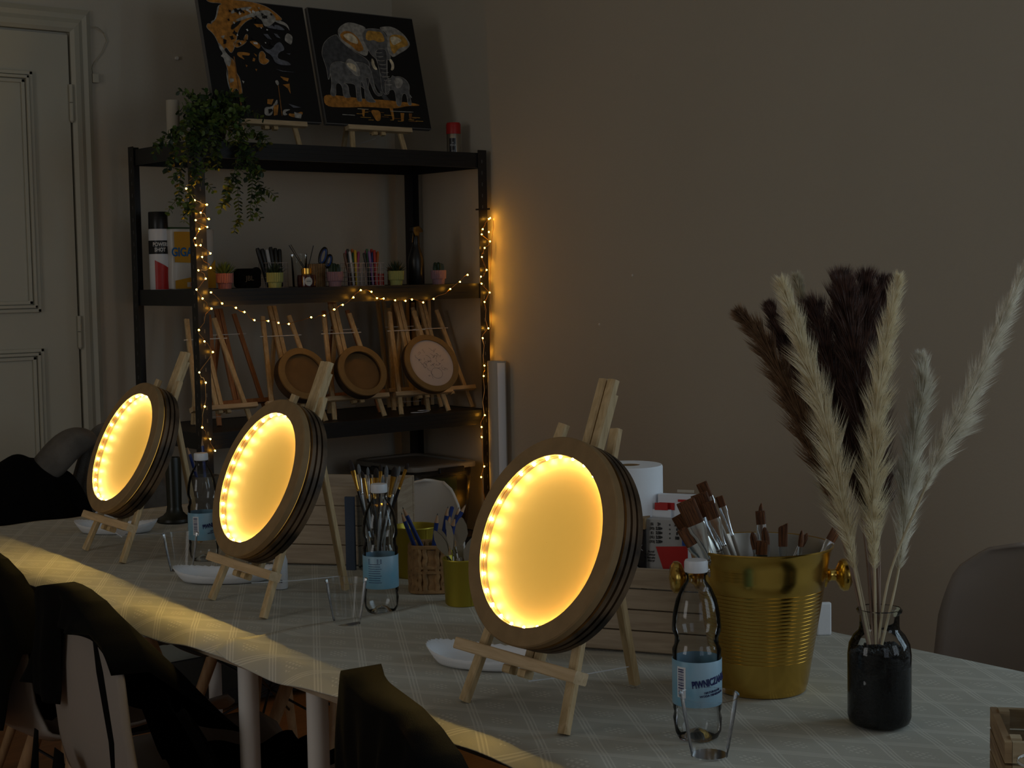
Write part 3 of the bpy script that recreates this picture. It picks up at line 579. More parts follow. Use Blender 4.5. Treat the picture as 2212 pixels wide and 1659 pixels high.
# ================================================================== BOTTLES
def bottle(loc, rz, label):
    t = root('water_bottle', loc, rz); tag(t, label, 'bottle', 'half-litre water bottles')
    pr = [(.0,.012),(.012,.008),(.020,.001),(.027,.001),(.0315,.010),(.0325,.028),(.0305,.036),(.0322,.041),(.0322,.112),(.0325,.120),(.0295,.126),(.0290,.136),(.0325,.145),(.0325,.152),(.0310,.168),(.0270,.186),(.0200,.201),(.0140,.209),(.0125,.213),(.0125,.218),(.0145,.219),(.0145,.221),(.0120,.222),(.0120,.228)]
    def foot(r, z, a):
        if z < .030: return r*(1-.10*(1-z/.030)*(.5+.5*cos(5*a)))
        return r
    MB().lathe([(max(r,.0004), z) for r, z in pr], 40, fn=foot).build('shell', pet, t, smooth=True, auto=60)
    wl = .199
    wp = [(max(.0003, r-.0012), z+ (.0015 if r < .028 and z < .02 else 0)) for r, z in pr if z < wl] + [(.0192, wl), (.0003, wl)]
    MB().lathe(wp, 40, fn=foot).build('water', water, t, smooth=True, auto=60)
    lab = MB().lathe([(.0326,.048),(.0329,.0485),(.0329,.1075),(.0326,.108)], 48).build('label', label_blue, t, smooth=True)
    cp = [(.0150,.2225),(.0153,.2235),(.0153,.2355),(.0143,.2380),(.0005,.2385)]
    def rib(r, z, a): return r+(.00025*cos(36*a) if .223 < z < .236 else 0)
    MB().lathe(cp, 72, fn=rib).build('cap', cap_pl, t, smooth=True)
    # printed matter on the label
    text_obj('lettering', 'PIWNICZANKA', .0135, T((0,0,.082)) @ RY(radians(-9)), navy, lab, bend=.0330, sx=.62, bold=.0004)
    text_obj('small_print', 'NATURALNA\nWODA MINERALNA', .0042, T((0,0,.067)) @ RY(radians(-6)), navy, lab, bend=.0330)
    m = MB(); r = .03305
    def cyl(a0, a1, z0, z1, rr=r):
        m.add([(rr*sin(a), -rr*cos(a), z) for z in (z0, z1) for a in (a0, a1)], [(0,1,3,2)])
    rnd = random.Random(4)
    for k in range(3): cyl(radians(-89+k*8), radians(-81+k*8), .060, .101)
    m.build('barcode_field', cap_pl, lab)
    m = MB(); z = .0635
    while z < .098:
        h = rnd.choice([.0007,.0012,.0018]); 
        for k in range(2): cyl(radians(-86+k*8), radians(-78+k*8), z, z+h, .03312)
        z += h+rnd.choice([.0006,.0010])
    m.build('barcode', navy, lab)
    m = MB(); 
    for k in range(9): 
        for j in range(5): cyl(radians(118+j*9), radians(127+j*9-(4 if j == 4 and k % 3 else 0)), .060+k*.0042, .0609+k*.0042)
    for k in range(4):
        for j in (0, 3, 4): cyl(radians(118+j*10), radians(124+j*10), .0985-k*.0022+.004, .0995-k*.0022+.004)
    m.build('small_print', navy, lab)
    return t
label_blue = mat('label_blue', (.30,.45,.56), .4, col2=(.12,.36,.52), vscale=14)
navy = mat('navy_print', (.01,.015,.10), .5)
BV = math.atan2(-.77, -.64)+pi/2     # rotation that turns a thing's front (-Y) towards the camera side
bottle((1.461, 1.41, Z1), BV+radians(32), 'water bottle in front of the brass bucket, nearest the camera')
bottle((1.594, 2.34, Z1), BV+radians(205), 'water bottle between the jar of brushes and the golden tin')
bottle((1.617, 3.065, Z2), BV+radians(60), 'water bottle behind the left edge of the middle lamp')

# ================================================================== CUPS, PLATES
def cup(loc, label, rz=0):
    t = MB().lathe([(.0005,.002),(.023,.002),(.0235,.0005)]+[(.0235+.0135*k/8,.003+.0755*k/8) for k in range(9)]+[(.0385,.0785),(.0385,.0800)], 60,
                   fn=lambda r, z, a: r+(.0009*abs(cos(12*a))**3 if .008 < z < .066 else 0)).build('plastic_cup', cup_m, smooth=True)
    t.location = loc; tag(t, label, 'cup', 'clear disposable cups')
cup((1.415, 1.345, Z1), 'clear ribbed plastic cup in front of the nearest bottle')
cup((1.492, 2.300, Z1), 'clear ribbed plastic cup at the rear foot of the middle easel')
cup((1.520, 2.985, Z2), 'clear ribbed plastic cup between the far and middle easels')
def plate(loc, rz, L, W, label):
    n = 96
    def f(u, v):
        a = 2*pi*u; k = v
        rr = [0.0, .55, .80, .93, 1.0][0]
        sc = min(1, k*1.35) if k < .6 else .81 + (k-.6)/.4*.19
        z = 0.0 if k < .55 else ((k-.55)/.45)**1.4*.024
        rp = (1+.018*cos(a*40)*(max(0,k-.55)/.45))
        zz = z + .0012*cos(a*40)*(max(0,k-.6)/.4) + .006*cos(2*a)*(max(0,k-.6)/.4)
        return (cos(a)*abs(cos(a))**-.15*L/2*sc*rp if abs(cos(a)) > 1e-6 else 0, sin(a)*W/2*sc*rp, zz+.0008)
    o = MB().grid(n, 9, f, True).build('paper_plate', paper, smooth=True, auto=0, solid=.0007)
    o.location = loc; o.rotation_euler = (0,0,rz); tag(o, label, 'plate', 'white paper trays on the tables')
plate((1.495, 1.905, Z1), radians(-62), .200, .115, 'white fluted paper tray behind the front left foot of the nearest easel')
plate((1.535, 2.820, Z2), radians(-42), .215, .115, 'white fluted paper tray behind the middle easel')
plate((1.640, 3.560, Z2), radians(-42), .205, .110, 'white fluted paper tray behind the farthest easel')
# folded paper towel lying over the far tray and a small white tube by the middle tray
o = MB().obox((0,0,0), (1,0,0), (0,1,0), (0,0,1), .045, .03, .0012).build('paper_napkin', paper); o.location = (1.585, 3.47, Z2+.040); o.rotation_euler = (radians(10), radians(35), radians(-40))
tag(o, 'folded white napkin leaning on the far paper tray', 'napkin')
t = root('paint_tube', (1.578, 2.672, Z2)); tag(t, 'small white tube with printing standing behind the middle easel leg', 'tube')
MB().lathe([(.0005,0),(.014,0),(.0145,.004),(.0145,.055),(.010,.070),(.0005,.074)], 24).build('body', cap_pl, t, smooth=True)
for k in range(3): text_obj('lettering', ['P22','ml','N5'][k], .008, T((0,0,.016+k*.013)) @ RZ(BV), ink, t, bend=.0147)

# ================================================================== BRUSHES, PENCILS, KNIVES
def stick_frame(tip, bot):
    tip = Vector(tip); bot = Vector(bot); z = (tip-bot).normalized()
    view = Vector((-.72, -.69, .05)); y = (view - z*view.dot(z)).normalized()*-1; x = y.cross(z)
    M4 = Matrix((x, y, z)).transposed().to_4x4(); M4.translation = bot
    return M4, (tip-bot).length
def brush(name, tip, bot, wd, kind, label, group):
    M4, L = stick_frame(tip, bot)
    t = bpy.data.objects.new(name, None); link(t); t.matrix_world = M4; t.empty_display_size = .01
    tag(t, label, 'paintbrush', group)
    bl = {'flat': 1.45, 'short': 1.3, 'thin': 3.5, 'filbert': 2.6, 'angle': 2.4, 'round': 2.4, 'white': 3, 'gold': 1.9}[kind]*wd
    fl = max(.040, wd*2.1); flat = kind in ('flat', 'short', 'angle')
    th = wd*.30 if kind != 'thin' else wd*.8
    zb = L-bl; zf = zb-fl; seg = 20
    mb = {'round': bristle_dark, 'gold': bristle_dark, 'white': bristle_grey}.get(kind, bristle)
    mf = gold_ferrule if kind in ('gold', 'round') else chrome
    mh = {'gold': handle_black, 'round': handle_black, 'white': handle_white}.get(kind, handle_wood)
    def sect(rx, ry, z, p=1.0, slant=0):
        return [(rx*math.copysign(abs(cos(a))**p, cos(a)), ry*math.copysign(abs(sin(a))**p, sin(a)), z+slant*cos(a)) for a in [2*pi*k/seg for k in range(seg)]]
    def loft(secs, material, nm, cap=True):
        m = MB(); vs = [v for s in secs for v in s]; n = len(secs)
        fs = [(i*seg+k, i*seg+(k+1)%seg, (i+1)*seg+(k+1)%seg, (i+1)*seg+k) for i in range(n-1) for k in range(seg)]
        fs += [tuple(range(seg-1,-1,-1)), tuple(range((n-1)*seg, n*seg))]
        m.add(vs, fs); return m.build(nm, material, t, smooth=True)
    hw = wd/2; rnd = random.Random(hash(label) % 1000)
    if flat:
        sl = wd*.3 if kind == 'angle' else 0
        loft([sect(hw, th/2, zb-.003, .6), sect(hw*1.03, th/2, zb+bl*.5, .6), sect(hw*1.05, th*.40, L-.003, .5, sl), sect(hw*1.02, th*.12, L, .5, sl)], mb, 'bristles')
    else:
        loft([sect(hw, th/2, zb-.003), sect(hw*1.15, th*.6, zb+bl*.35), sect(hw*1.0, th*.5, zb+bl*.7), sect(hw*.5, th*.25, L-bl*.06), sect(hw*.12, th*.1, L)], mb, 'bristles')
    hr = max(.0026, min(.0062, wd*.24)) if kind not in ('white', 'gold', 'round') else .0032
    secs = [sect(hw*1.03, th*.55, zb, .6 if flat else 1), sect(hw*1.02, th*.55, zb-fl*.18, .6 if flat else 1)]
    for q in (.35, .55, .75, 1.0):
        secs.append(sect(hw+(hr-hw)*min(1, q*1.15), th*.55+(hr-th*.55)*min(1, q*1.15), zb-fl*q, .8 if (flat and q < .6) else 1))
    for q in (.02, .05, .08, .11):
        secs.append(sect(hr*(1.14 if q in (.05, .11) else 1.0), hr*(1.14 if q in (.05, .11) else 1.0), zf-fl*q))
    loft(secs, mf, 'ferrule')
    zz = zf-fl*.11
    loft([sect(hr*.98, hr*.98, zz), sect(hr*1.12, hr*1.12, zz*.8), sect(hr*1.05, hr*1.05, zz*.5), sect(hr*.7, hr*.7, zz*.1), sect(hr*.3, hr*.3, 0)], mh, 'handle')
    return t

# brass bucket
BC = (1.705, 1.515)
def bucket():
    t = root('brass_bucket', (BC[0], BC[1], Z1), BV); tag(t, 'polished brass bucket with two knob handles, full of paintbrushes', 'bucket')
    H_ = .216; r0, r1 = .0665, .1035
    def R_(z): return r0 + (r1-r0)*(z/H_)
    pr = [(.001, .000), (r0-.006, .000), (r0-.001, .002), (r0, .006)]
    z = .012
    while z < .052: pr.append((R_(z), z)); z += .012
    z = .052
    while z < .158:
        pr += [(R_(z), z), (R_(z)-.0004, z+.0004), (R_(z+.0008), z+.0008)]; z += .0056
    pr += [(R_(.175), .175), (R_(.19), .19), (r1-.0002, H_-.006), (r1+.0022, H_-.004), (r1+.0030, H_-.0015), (r1+.0016, H_), (r1-.0006, H_-.001)]
    MB().lathe(pr, 96).build('body', brass, t, smooth=True, auto=50)
    MB().lathe([(r1-.0006, H_-.001), (r1-.002, H_-.006), (r0-.003, .004), (.001, .0035)], 96).build('lining', inner_steel, t, smooth=True, label='grey steel lining')
    for s in (1, -1):
        M4 = T((s*(R_(.168)-.003), 0, .168)) @ RY(radians(90*s))
        m = MB(); m.lathe([(.001,.0),(.018,.0),(.0185,.003),(.012,.006),(.0085,.011),(.0085,.018),(.0135,.021),(.0205,.024),(.0240,.029),(.0235,.035),(.0170,.040),(.0005,.0425)], 36)
        m.v = [tuple(M4 @ Vector(v)) for v in m.v]; m.build('knob', brass, t, smooth=True)
bucket()
BL = ['big flat brush leaning left, broadest bristles in the bucket', 'wide flat brush just right of the broadest one in the bucket', 'dark mid-size flat brush with shiny ferrule in the left bunch',
 'tallest flat brush in the brass bucket', 'slim flat brush at the right of the leaning bunch', 'flat brush lowest at the left rim of the bucket', 'flat brush hidden behind the broadest one at the left',
 'thin tall brush standing alone in the bucket middle', 'narrow flat brush in front of the thin tall one', 'small filbert brush left of the short wide one', 'olive filbert brush leaning right behind the short wide one',
 'short wide flat brush at the front rim of the bucket', 'angled flat brush right of the bucket middle', 'thin brush next to the right of the angled one', 'small filbert crossing behind the thin right one', 'flat brush leaning out over the right knob of the bucket']
for (a, b, wd, kind), lb in zip(BUCKET_BRUSHES, BL): brush('paintbrush', a, b, wd, kind, lb, 'brushes in the brass bucket')
# glass jar of fine brushes
t = root('brush_jar', (1.84, 2.71, Z2), BV); tag(t, 'tall clear jar holding fine paintbrushes beside the rear wooden crate', 'jar')
MB().lathe([(.0005,.001),(.040,.001),(.0425,.006),(.0440,.150),(.0446,.156)], 40).build('glass', glass_m, t, smooth=True)
JL = ['brush with dark tuft leaning farthest left in the tall jar', 'pale grey brush second from the left in the tall jar', 'fine gold-ferruled brush behind the pale left ones in the jar', 'very thin white brush left of the jar middle', 'dark rounded gold-ferruled brush in the jar middle',
 'highest dark-tufted gold brush in the jar', 'white brush right of the highest one in the jar', 'short broad grey brush in front in the jar', 'dark oval gold brush right of the bottle cap', 'grey pointed brush leaning right in the jar', 'thin gold brush leaning farthest right in the jar', 'thin gold brush low at the left of the jar']
for (a, b, wd, kind), lb in zip(JAR_BRUSHES, JL): brush('paintbrush', a, b, wd, kind, lb, 'fine brushes in the tall jar')
o = MB().box((0,0,.078), (.009,.020,.156)).build('notebook', mat('slate_board', (.04,.06,.10), .5)); o.location = (1.788, 2.735, Z2); o.rotation_euler = (0,0,radians(38))
tag(o, 'slim dark blue-grey notebook standing against the left side of the brush jar', 'notebook')

def tin(name, loc, r, h, label):
    t = root(name, loc, BV); tag(t, label, 'tin', 'golden tins on the table')
    MB().lathe([(.001,.0008),(r*.86,.0008),(r*.88,.0),(r*.89,.003),(r,h-.004),(r+.0012,h-.002),(r+.0004,h),(r-.001,h-.002),(r*.87,.004),(.001,.004)], 48).build('body', gold_tin, t, smooth=True, auto=50)
    m = MB(); m.bar((r*.885*sin(.6), -r*.885*cos(.6)-.0002, .002), ((r+.0002)*sin(.6), -(r+.0002)*cos(.6)-.0002, h-.004), .002, .0012, (1,.5,0)); m.build('seam', gold_tin, t)
tin('golden_tin', (1.850, 2.585, Z2), .045, .105, 'golden tin behind the woven basket, touching the bottle in view')
tin('golden_tin', (1.745, 2.292, Z1), .036, .088, 'golden tin full of palette knives right of the woven basket')
# wicker basket
def wicker():
    t = root('woven_basket', (1.785, 2.440, Z2), BV); tag(t, 'brown woven rope basket of blue pencils between the golden tins', 'basket')
    H_ = .094; hx, hy = .042, .036; m = MB(); n = 30
    def path(a):
        c, s_ = cos(a), sin(a); return hx*math.copysign(abs(c)**.55, c), hy*math.copysign(abs(s_)**.55, s_)
    for k in range(n):
        a = 2*pi*k/n; x, y = path(a); pts = []
        for j in range(15):
            z = .003+(H_-.006)*j/14; q = 1+.012*sin(j*2.2+(pi if k % 2 else 0)) + (.02 if 3 < j < 11 else 0)
            sh = .003*sin(j*1.7+k*2.1)
            pts.append((x*q - sh*sin(a)*.5, y*q + sh*cos(a)*.5, z))
        m.tube(pts, .0054, 6)
    for z in (.004, H_*.45, H_*.55, H_-.003):
        m.tube([(path(a)[0]*1.03, path(a)[1]*1.03, z) for a in [2*pi*i/40 for i in range(41)]], .0045, 6)
    m.build('weave', wicker_m, t, smooth=True)
    MB().lathe([(.001,.002),(.036,.002),(.037,.006),(.038,.086)], 24).build('lining', wicker_m, t)
wicker()
PL = ['left blue pencil leaning far left over the gold tin', 'blue pencil lying just behind the far-left leaning one', 'blue pencil with long point standing left of the knives', 'blue pencil standing with a high point behind the knives', 'blue pencil turned blunt end up', 'short blue pencil below the blunt one', 'blue pencil among the knife blades', 'blue pencil leaning farthest right near the glowing lamp', 'blue pencil seen just left of the rightmost one']
for i, ((a, b), lb) in enumerate(zip(PENCILS, PL)):
    bx, by = (1.785, 2.44) if i < 4 else (1.76, 2.42)
    b = (1.785+(b[0]-1.785)*.0+.018*sin(i*2.4), 2.44+.015*cos(i*1.9), .765)
    M4, L = stick_frame(a, b); t = bpy.data.objects.new('pencil', None); link(t); t.matrix_world = M4; tag(t, lb, 'pencil', 'blue pencils in the woven basket')
    r = .0042
    if i == 4: MB().lathe([(.0003,0),(r,.0),(r,L-.002),(.0003,L)], 6).build('shaft', blue_paint, t); continue
    MB().lathe([(.0003,0),(r,.0),(r,L-.019)], 6).build('shaft', blue_paint, t)
    MB().lathe([(r,L-.019),(.0013,L-.004)], 12).build('sharpened_cone', sharp_wood, t, smooth=True)
    MB().lathe([(.0013,L-.004),(.0002,L)], 10).build('lead', lead_m, t, smooth=True)
KL = ['leaf-bladed palette knife leaning left in the tin', 'palette knife leaning farthest left over the basket', 'palette knife with a long narrow blade in the tin middle', 'broad upright palette knife blade right in the tin', 'olive narrow palette knife behind the left ones', 'palette knife leaning right towards the lamp', 'small square palette knife low in the tin']
for i, ((a, b), lb) in enumerate(zip(KNIVES, KL)):
    b = (1.745+.014*sin(i*2.2), 2.292+.014*cos(i*2.2), .765)
    M4, L = stick_frame(a, b); t = bpy.data.objects.new('palette_knife', None); link(t); t.matrix_world = M4; tag(t, lb, 'palette knife', 'palette knives in the golden tin')
    w = [.011,.010,.007,.013,.006,.012,.012][i]; zb = L-.055; m = MB()
    out = [(-.0015,0),(-w*.7,.012),(-w,.024),(-w*.8,.040),(-w*.3,.052),(0,.055),(w*.3,.052),(w*.8,.040),(w,.024),(w*.7,.012),(.0015,0)]
    if i == 6: out = [(-.0015,0),(-w,.006),(-w,.045),(w,.045),(w,.006),(.0015,0)]
    n = len(out); m.add([(x, -.0003, zb+z) for x, z in out]+[(x, .0003, zb+z) for x, z in out], [tuple(range(n)), tuple(range(2*n-1, n-1, -1))]+[(k, (k+1)%n, n+(k+1)%n, n+k) for k in range(n)])
    m.build('blade', inner_steel, t)
    MB().tube([(0,0,zb+.001),(0,.006,zb-.012),(0,.002,zb-.024)], .0018, 8).build('neck', chrome, t, smooth=True)
    MB().lathe([(.0003,0),(.005,.004),(.0055,max(.02,zb-.05)),(.004,zb-.026),(.0042,zb-.022),(.0003,zb-.021)], 14).build('handle', handle_wood, t, smooth=True)

# ================================================================== WOODEN CRATES
def crate(loc, rz, L, D, rows, rh, label):
    t = root('wooden_crate', loc, rz); tag(t, label, 'crate')
    th = .008
    for k in range(rows):
        for sy in (-1, 1):
            MB().box((0, sy*(D/2-th/2), .003+rh*k+rh/2), (L, th, rh-.0022), 0).build('plank', crate_wood, t, bevel=.0008)
    for sx in (-1, 1): MB().box((sx*(L/2-th/2-.002), 0, rows*rh/2+.002), (th, D-2*th-.001, rows*rh-.002)).build('end_panel', crate_wood, t)
    MB().box((0,0,.004), (L-.03, D-2*th-.002, .006)).build('bottom', crate_wood, t)
    return t
def place(corner, az, L, D):   # corner = near right corner; az = direction of the long side away from it
    a = radians(az); d = Vector((cos(a), sin(a), 0)); p = Vector((sin(a), -cos(a), 0))
    return Vector(corner) + d*L/2 + p*D/2
crate(place((1.862, 2.700, Z2), 128, .33, .20), radians(128), .33, .20, 4, .0425, 'pale wooden plank crate on the rear table behind the middle lamp')
crate(place((1.800, 1.640, Z1), 119, .36, .17), radians(119), .36, .17, 4, .0345, 'pale wooden plank crate on the front table filled with packets, behind the nearest lamp')
dB = Vector((cos(radians(119)), sin(radians(119)), 0)); pB = Vector((sin(radians(119)), -cos(radians(119)), 0)); oB = Vector((1.800, 1.640, Z1+.010))
def inB(u, v, z=0): return oB + dB*u + pB*v + Vector((0,0,z))
t = root('paper_towel_roll', inB(.213, .095)); tag(t, 'white paper towel roll standing in the crate behind the nearest lamp', 'paper roll')
MB().lathe([(.020,.0),(.056,.0),(.0575,.003),(.0575,.283),(.056,.286),(.020,.286)], 56, closed=True).build('paper', paper, t, smooth=True)
MB().lathe([(.0185,.001),(.0200,.001),(.0200,.285),(.0185,.285)], 32, closed=True).build('core', mdf, t, smooth=True)
card = mat('packet_card', (.36,.35,.34), .6)
def packet(loc, rz, w, d, h, mm, name, label, rx=0):
    t = root(name, loc, rz, rx); tag(t, label, 'packet'); MB().box((0,0,h/2), (w,d,h)).build('box', mm, t, bevel=.001); return t
RB = radians(119)+pi      # front (-Y) of things in this crate looks at the camera side
RB = math.atan2(pB.y, pB.x)-pi/2
t = packet(inB(.132, .050, .072), RB, .072, .022, .133, card, 'price_packet', 'white packet printed with prices and a red flap in the front crate')
for r in range(5):
    for c in range(2):
        s_ = [['2+','2.50+','2.50+','2.50+','2.50+'],['3.50','6','8','100','']][c][r]
        if s_:
            text_obj('lettering', s_, .0068, T((-.012+c*.026+(.004 if c else 0), -.0112, .125-r*.0072)), ink, t, sx=.7, bold=.0003)
            text_obj('lettering', '(%s)' % 'S XS L XL XX'.split()[r] if c == 0 else 'o', .0060, T((-.024+c*.030, -.0112, .125-r*.0072)), ink, t, sx=.7)
text_obj('lettering', 'Acryl\nColour\nAcrylic\nAkryl', .0050, T((-.026,-.0112,.072)), ink, t)
m = MB(); m.add([(x,-.0116,z) for x, z in ((-.018,.088),(.036,.091),(.036,.054),(-.006,.052))], [(0,1,2,3)]); m.build('red_flap', red_m, t)
m = MB(); m.box((.033,-.0125,.112), (.012,.003,.040)); m.build('blue_sachet', blue_m, t)
t = packet(inB(.118, .078, .072), RB, .075, .012, .170, cap_pl, 'hang_card_packet', 'white hang-card packet with a red band sticking up behind the price packet')
m = MB(); m.box((-.022,-.0068,.150), (.026,.0012,.012)); m.box((.012,-.0068,.160),(.030,.0012,.004)); m.build('red_band', red_m, t)
m = MB(); m.box((.010,-.0066,.176), (.028,.0008,.0045)); m.build('hang_slot', wall_m, t)
t = packet(inB(.162, .062, .072), RB, .060, .012, .145, cap_pl, 'hang_card_packet', 'white hang-card packet with a small red corner left of the price packet', radians(-4))
m = MB(); m.box((.014,-.0068,.150), (.022,.0012,.012)); m.build('red_band', red_m, t)
t = packet(inB(.192, .045, .060), RB, .052, .030, .130, mat('black_gloss', (.012,.010,.010), .25), 'black_box', 'black glossy box lettered in grey inside the front crate')
MB().box((0,0,.138), (.053,.031,.018)).build('kraft_lid', mdf, t)
text_obj('lettering', 'WIJCK', .0140, T((.006,-.0155,.098)), mat('grey_print', (.30,.30,.31), .5), t, sx=.85)
text_obj('lettering', 'LAND', .0070, T((.002,-.0155,.086)), mat('dim_print', (.06,.06,.06), .5), t)
t = root('leaflet', inB(.205, .022, .118), RB, 0); tag(t, 'folded white leaflet of small symbols sloping out of the front crate', 'leaflet')
t.rotation_euler = (radians(-8), radians(38), RB)
MB().box((0,0,0), (.085,.002,.05)).build('sheet', card, t)
for k in range(8):
    text_obj('lettering', ['20','(L)','2.5','(o)','(XL)','3.5','S','||'][k], .0085, T((-.03+.018*(k % 4), -.0015, .010-.018*(k//4))), ink, t)

o = MB().box((0,0,.030), (.25,.10,.060)).build('stock_carton', mdf); o.location = inB(.165, .068, .006); o.rotation_euler = (0,0,RB)
tag(o, 'brown carton at the bottom of the front crate under the packets', 'carton')

# small white sleeve standing behind the bucket
o = MB().box((0,0,.028), (.026,.010,.056)).build('paper_sleeve', paper, bevel=.003); o.location = (2.035, 1.668, Z1); o.rotation_euler = (0,0,BV+.1)
tag(o, 'small white paper sleeve standing at the far table edge right of the bucket', 'sleeve')

# little pallet crate at the right edge
t = root('pallet_crate', (1.640, .900, Z1), radians(-40)); tag(t, 'small rustic wooden crate with a metal ring at the right edge', 'crate')
rustic = wood('rustic_wood', (.16,.085,.035), (.36,.24,.12), (3,3,30), .7)
rustic_light = wood('rustic_light', (.34,.25,.14), (.48,.38,.24), (3,3,30), .7)
W_, D_, H_ = .20, .145, .082
dcor = Vector((1.512, .980))      # near left corner of the crate
az = math.atan2(1.079-.988, 1.631-1.522)    # direction of the left side, going away
dd = Vector((cos(az), sin(az))); rr_ = Vector((sin(az), -cos(az)))
ctr = dcor + dd*D_/2 + rr_*W_/2; t.location = (ctr.x, ctr.y, Z1); t.rotation_euler = (0,0,az-pi/2)
for sx in (-1, 1):
    for k in range(3): MB().box((sx*(W_/2-.004), 0, .014+.027*k), (.008, D_, .024)).build('plank', rustic, t)
    for sy in (-1, 1): MB().box((sx*(W_/2-.014), sy*(D_/2-.018), H_/2), (.012,.016,H_)).build('corner_post', rustic_light, t)
for sy in (-1, 1):
    for k in range(3): MB().box((0, sy*(D_/2-.004), .014+.027*k), (W_-.016-.001, .008, .024)).build('plank', rustic_light, t)
MB().box((0,0,.004), (W_-.02,D_-.02,.006)).build('bottom', rustic, t)
MB().tube([(-W_/2+.045+.032*cos(a), -D_/2-.004+.012*sin(a)-.004, H_-.020+.006*sin(a)) for a in [2*pi*i/32 for i in range(33)]], .0018, 8).build('ring', chrome, t, smooth=True)
o = MB().box((0,0,0), (.14,.10,.0012)).build('paper_sheet', mat('white_sheet', (.55,.57,.66), .6)); o.location = (ctr.x+.045, ctr.y+.02, Z1+.098); o.rotation_euler = (radians(24), radians(-12), radians(15))
tag(o, 'white sheet of paper lying over the little crate at the right edge', 'paper')
o = MB().tube([(0,0,0),(0,0,.06)], .007, 14).build('chalk_stick', cap_pl, smooth=True); o.location = (ctr.x-.008, ctr.y-.03, Z1+.035); o.rotation_euler = (radians(15), radians(-20), 0)
tag(o, 'short white stick poking out of the little crate at the right edge', 'stick')

# ================================================================== VASE AND PAMPAS GRASS
t = root('glass_vase', (1.683, 1.284, Z1)); tag(t, 'clear glass bottle vase filled with black gravel, holding the dried grass', 'vase')
MB().lathe([(.0005,.002),(.035,.002),(.0405,.006),(.0425,.014),(.0425,.098),(.0405,.112),(.034,.124),(.0275,.131),(.0265,.136),(.0265,.152),(.0300,.155),(.0305,.158),(.0285,.160),(.0255,.158)], 56).build('glass', glass_m, t, smooth=True)
def grav(r, z, a): return r
m = MB(); rnd = random.Random(2)
def gfn(u, v):
    a = 2*pi*u
    if v < .5: k = v/.5; r = .0408*(.93+.07*min(1, k*6)); return (r*cos(a), r*sin(a), .0045+.0935*k+(.004*sin(a*2+1)+.0025*sin(a*7+2)+.0015*sin(a*17))*k**6)
    k = (v-.5)/.5; r = .0408*(1-k); return (r*cos(a), r*sin(a), .098+(.004*sin(a*2+1)+.0025*sin(a*7+2)+.0015*sin(a*17))*(1-k)+.004*sin(k*9)+.003*sin(a*5)*sin(k*6))
m.grid(90, 40, gfn, True)
for k in range(420):
    a = rnd.random()*2*pi; r = .039*math.sqrt(rnd.random()); s_ = .0012+.0012*rnd.random()
    c = Vector((r*cos(a), r*sin(a), .099+.003*rnd.random()+.004*sin(a*2+1)*(r/.04)))
    q = Euler((rnd.random()*3, rnd.random()*3, rnd.random()*3)).to_matrix()
    m.obox(c, q[0], q[1], q[2], s_, s_*.8, s_*.7)
gr = m.build('gravel', gravel, t); gr['kind'] = 'stuff'
def plume(nm, pts, ib, wd, label, cols, group):
    dark = nm.startswith('dark') or nm.startswith('brown')
    t = bpy.data.objects.new('pampas_grass', None); link(t); t.location = pts[0]; tag(t, label, 'dried grass', group)
    P_ = [Vector(p)-Vector(pts[0]) for p in pts]
    # smooth path (Catmull-Rom)
    path = []
    for i in range(len(P_)-1):
        p0, p1, p2, p3 = P_[max(i-1,0)], P_[i], P_[i+1], P_[min(i+2,len(P_)-1)]
        for k in range(6):
            s_ = k/6; path.append(.5*((2*p1)+(p2-p0)*s_+(2*p0-5*p1+4*p2-p3)*s_*s_+(3*p1-p0-3*p2+p3)*s_**3))
    path.append(P_[-1]); n0 = ib*6-6
    MB().tube(path, [.0020-.0014*i/len(path) for i in range(len(path))], 8).build('stem', cols[1], t, smooth=True)
    m = MB(); rnd = random.Random(len(label)*7+int(wd*1e4)); nn = len(path)-1
    N = 5200
    for k in range(N):
        q = rnd.random(); q = q**.95; f = n0 + q*(nn-n0-.001); i = int(f); c = path[i].lerp(path[i+1], f-i); tdir = (path[i+1]-path[i]).normalized()
        a = rnd.random()*2*pi; ax = tdir.orthogonal().normalized(); ay = tdir.cross(ax); rad = ax*cos(a)+ay*sin(a)
        env = min(1, q*5+.25)*(1-q)**.38+.10
        L = wd*(.60 if not dark else .80)*env*(.55+.6*rnd.random())
        clump = .75+.35*sin(q*46+a*2)
        out = .62*clump; d1 = (tdir*1.0+rad*out).normalized(); d2 = (tdir*1.0+rad*(out*.75)-Vector((0,0,.25 if not dark else .08))).normalized()
        p0 = c; p1 = p0+d1*L*.75+rad*L*.12; p2 = p1+d2*L*.70
        sd = d1.cross(Vector((rnd.random()-.5, rnd.random()-.5, rnd.random()-.5))).normalized()*(.00032 if not dark else .0004)
        m.add([p0-sd, p0+sd, p1+sd*.8, p1-sd*.8, p2], [(0,1,2,3),(3,2,4)])
    pl = m.build('plume', cols[0], t); pl['kind'] = 'stuff'
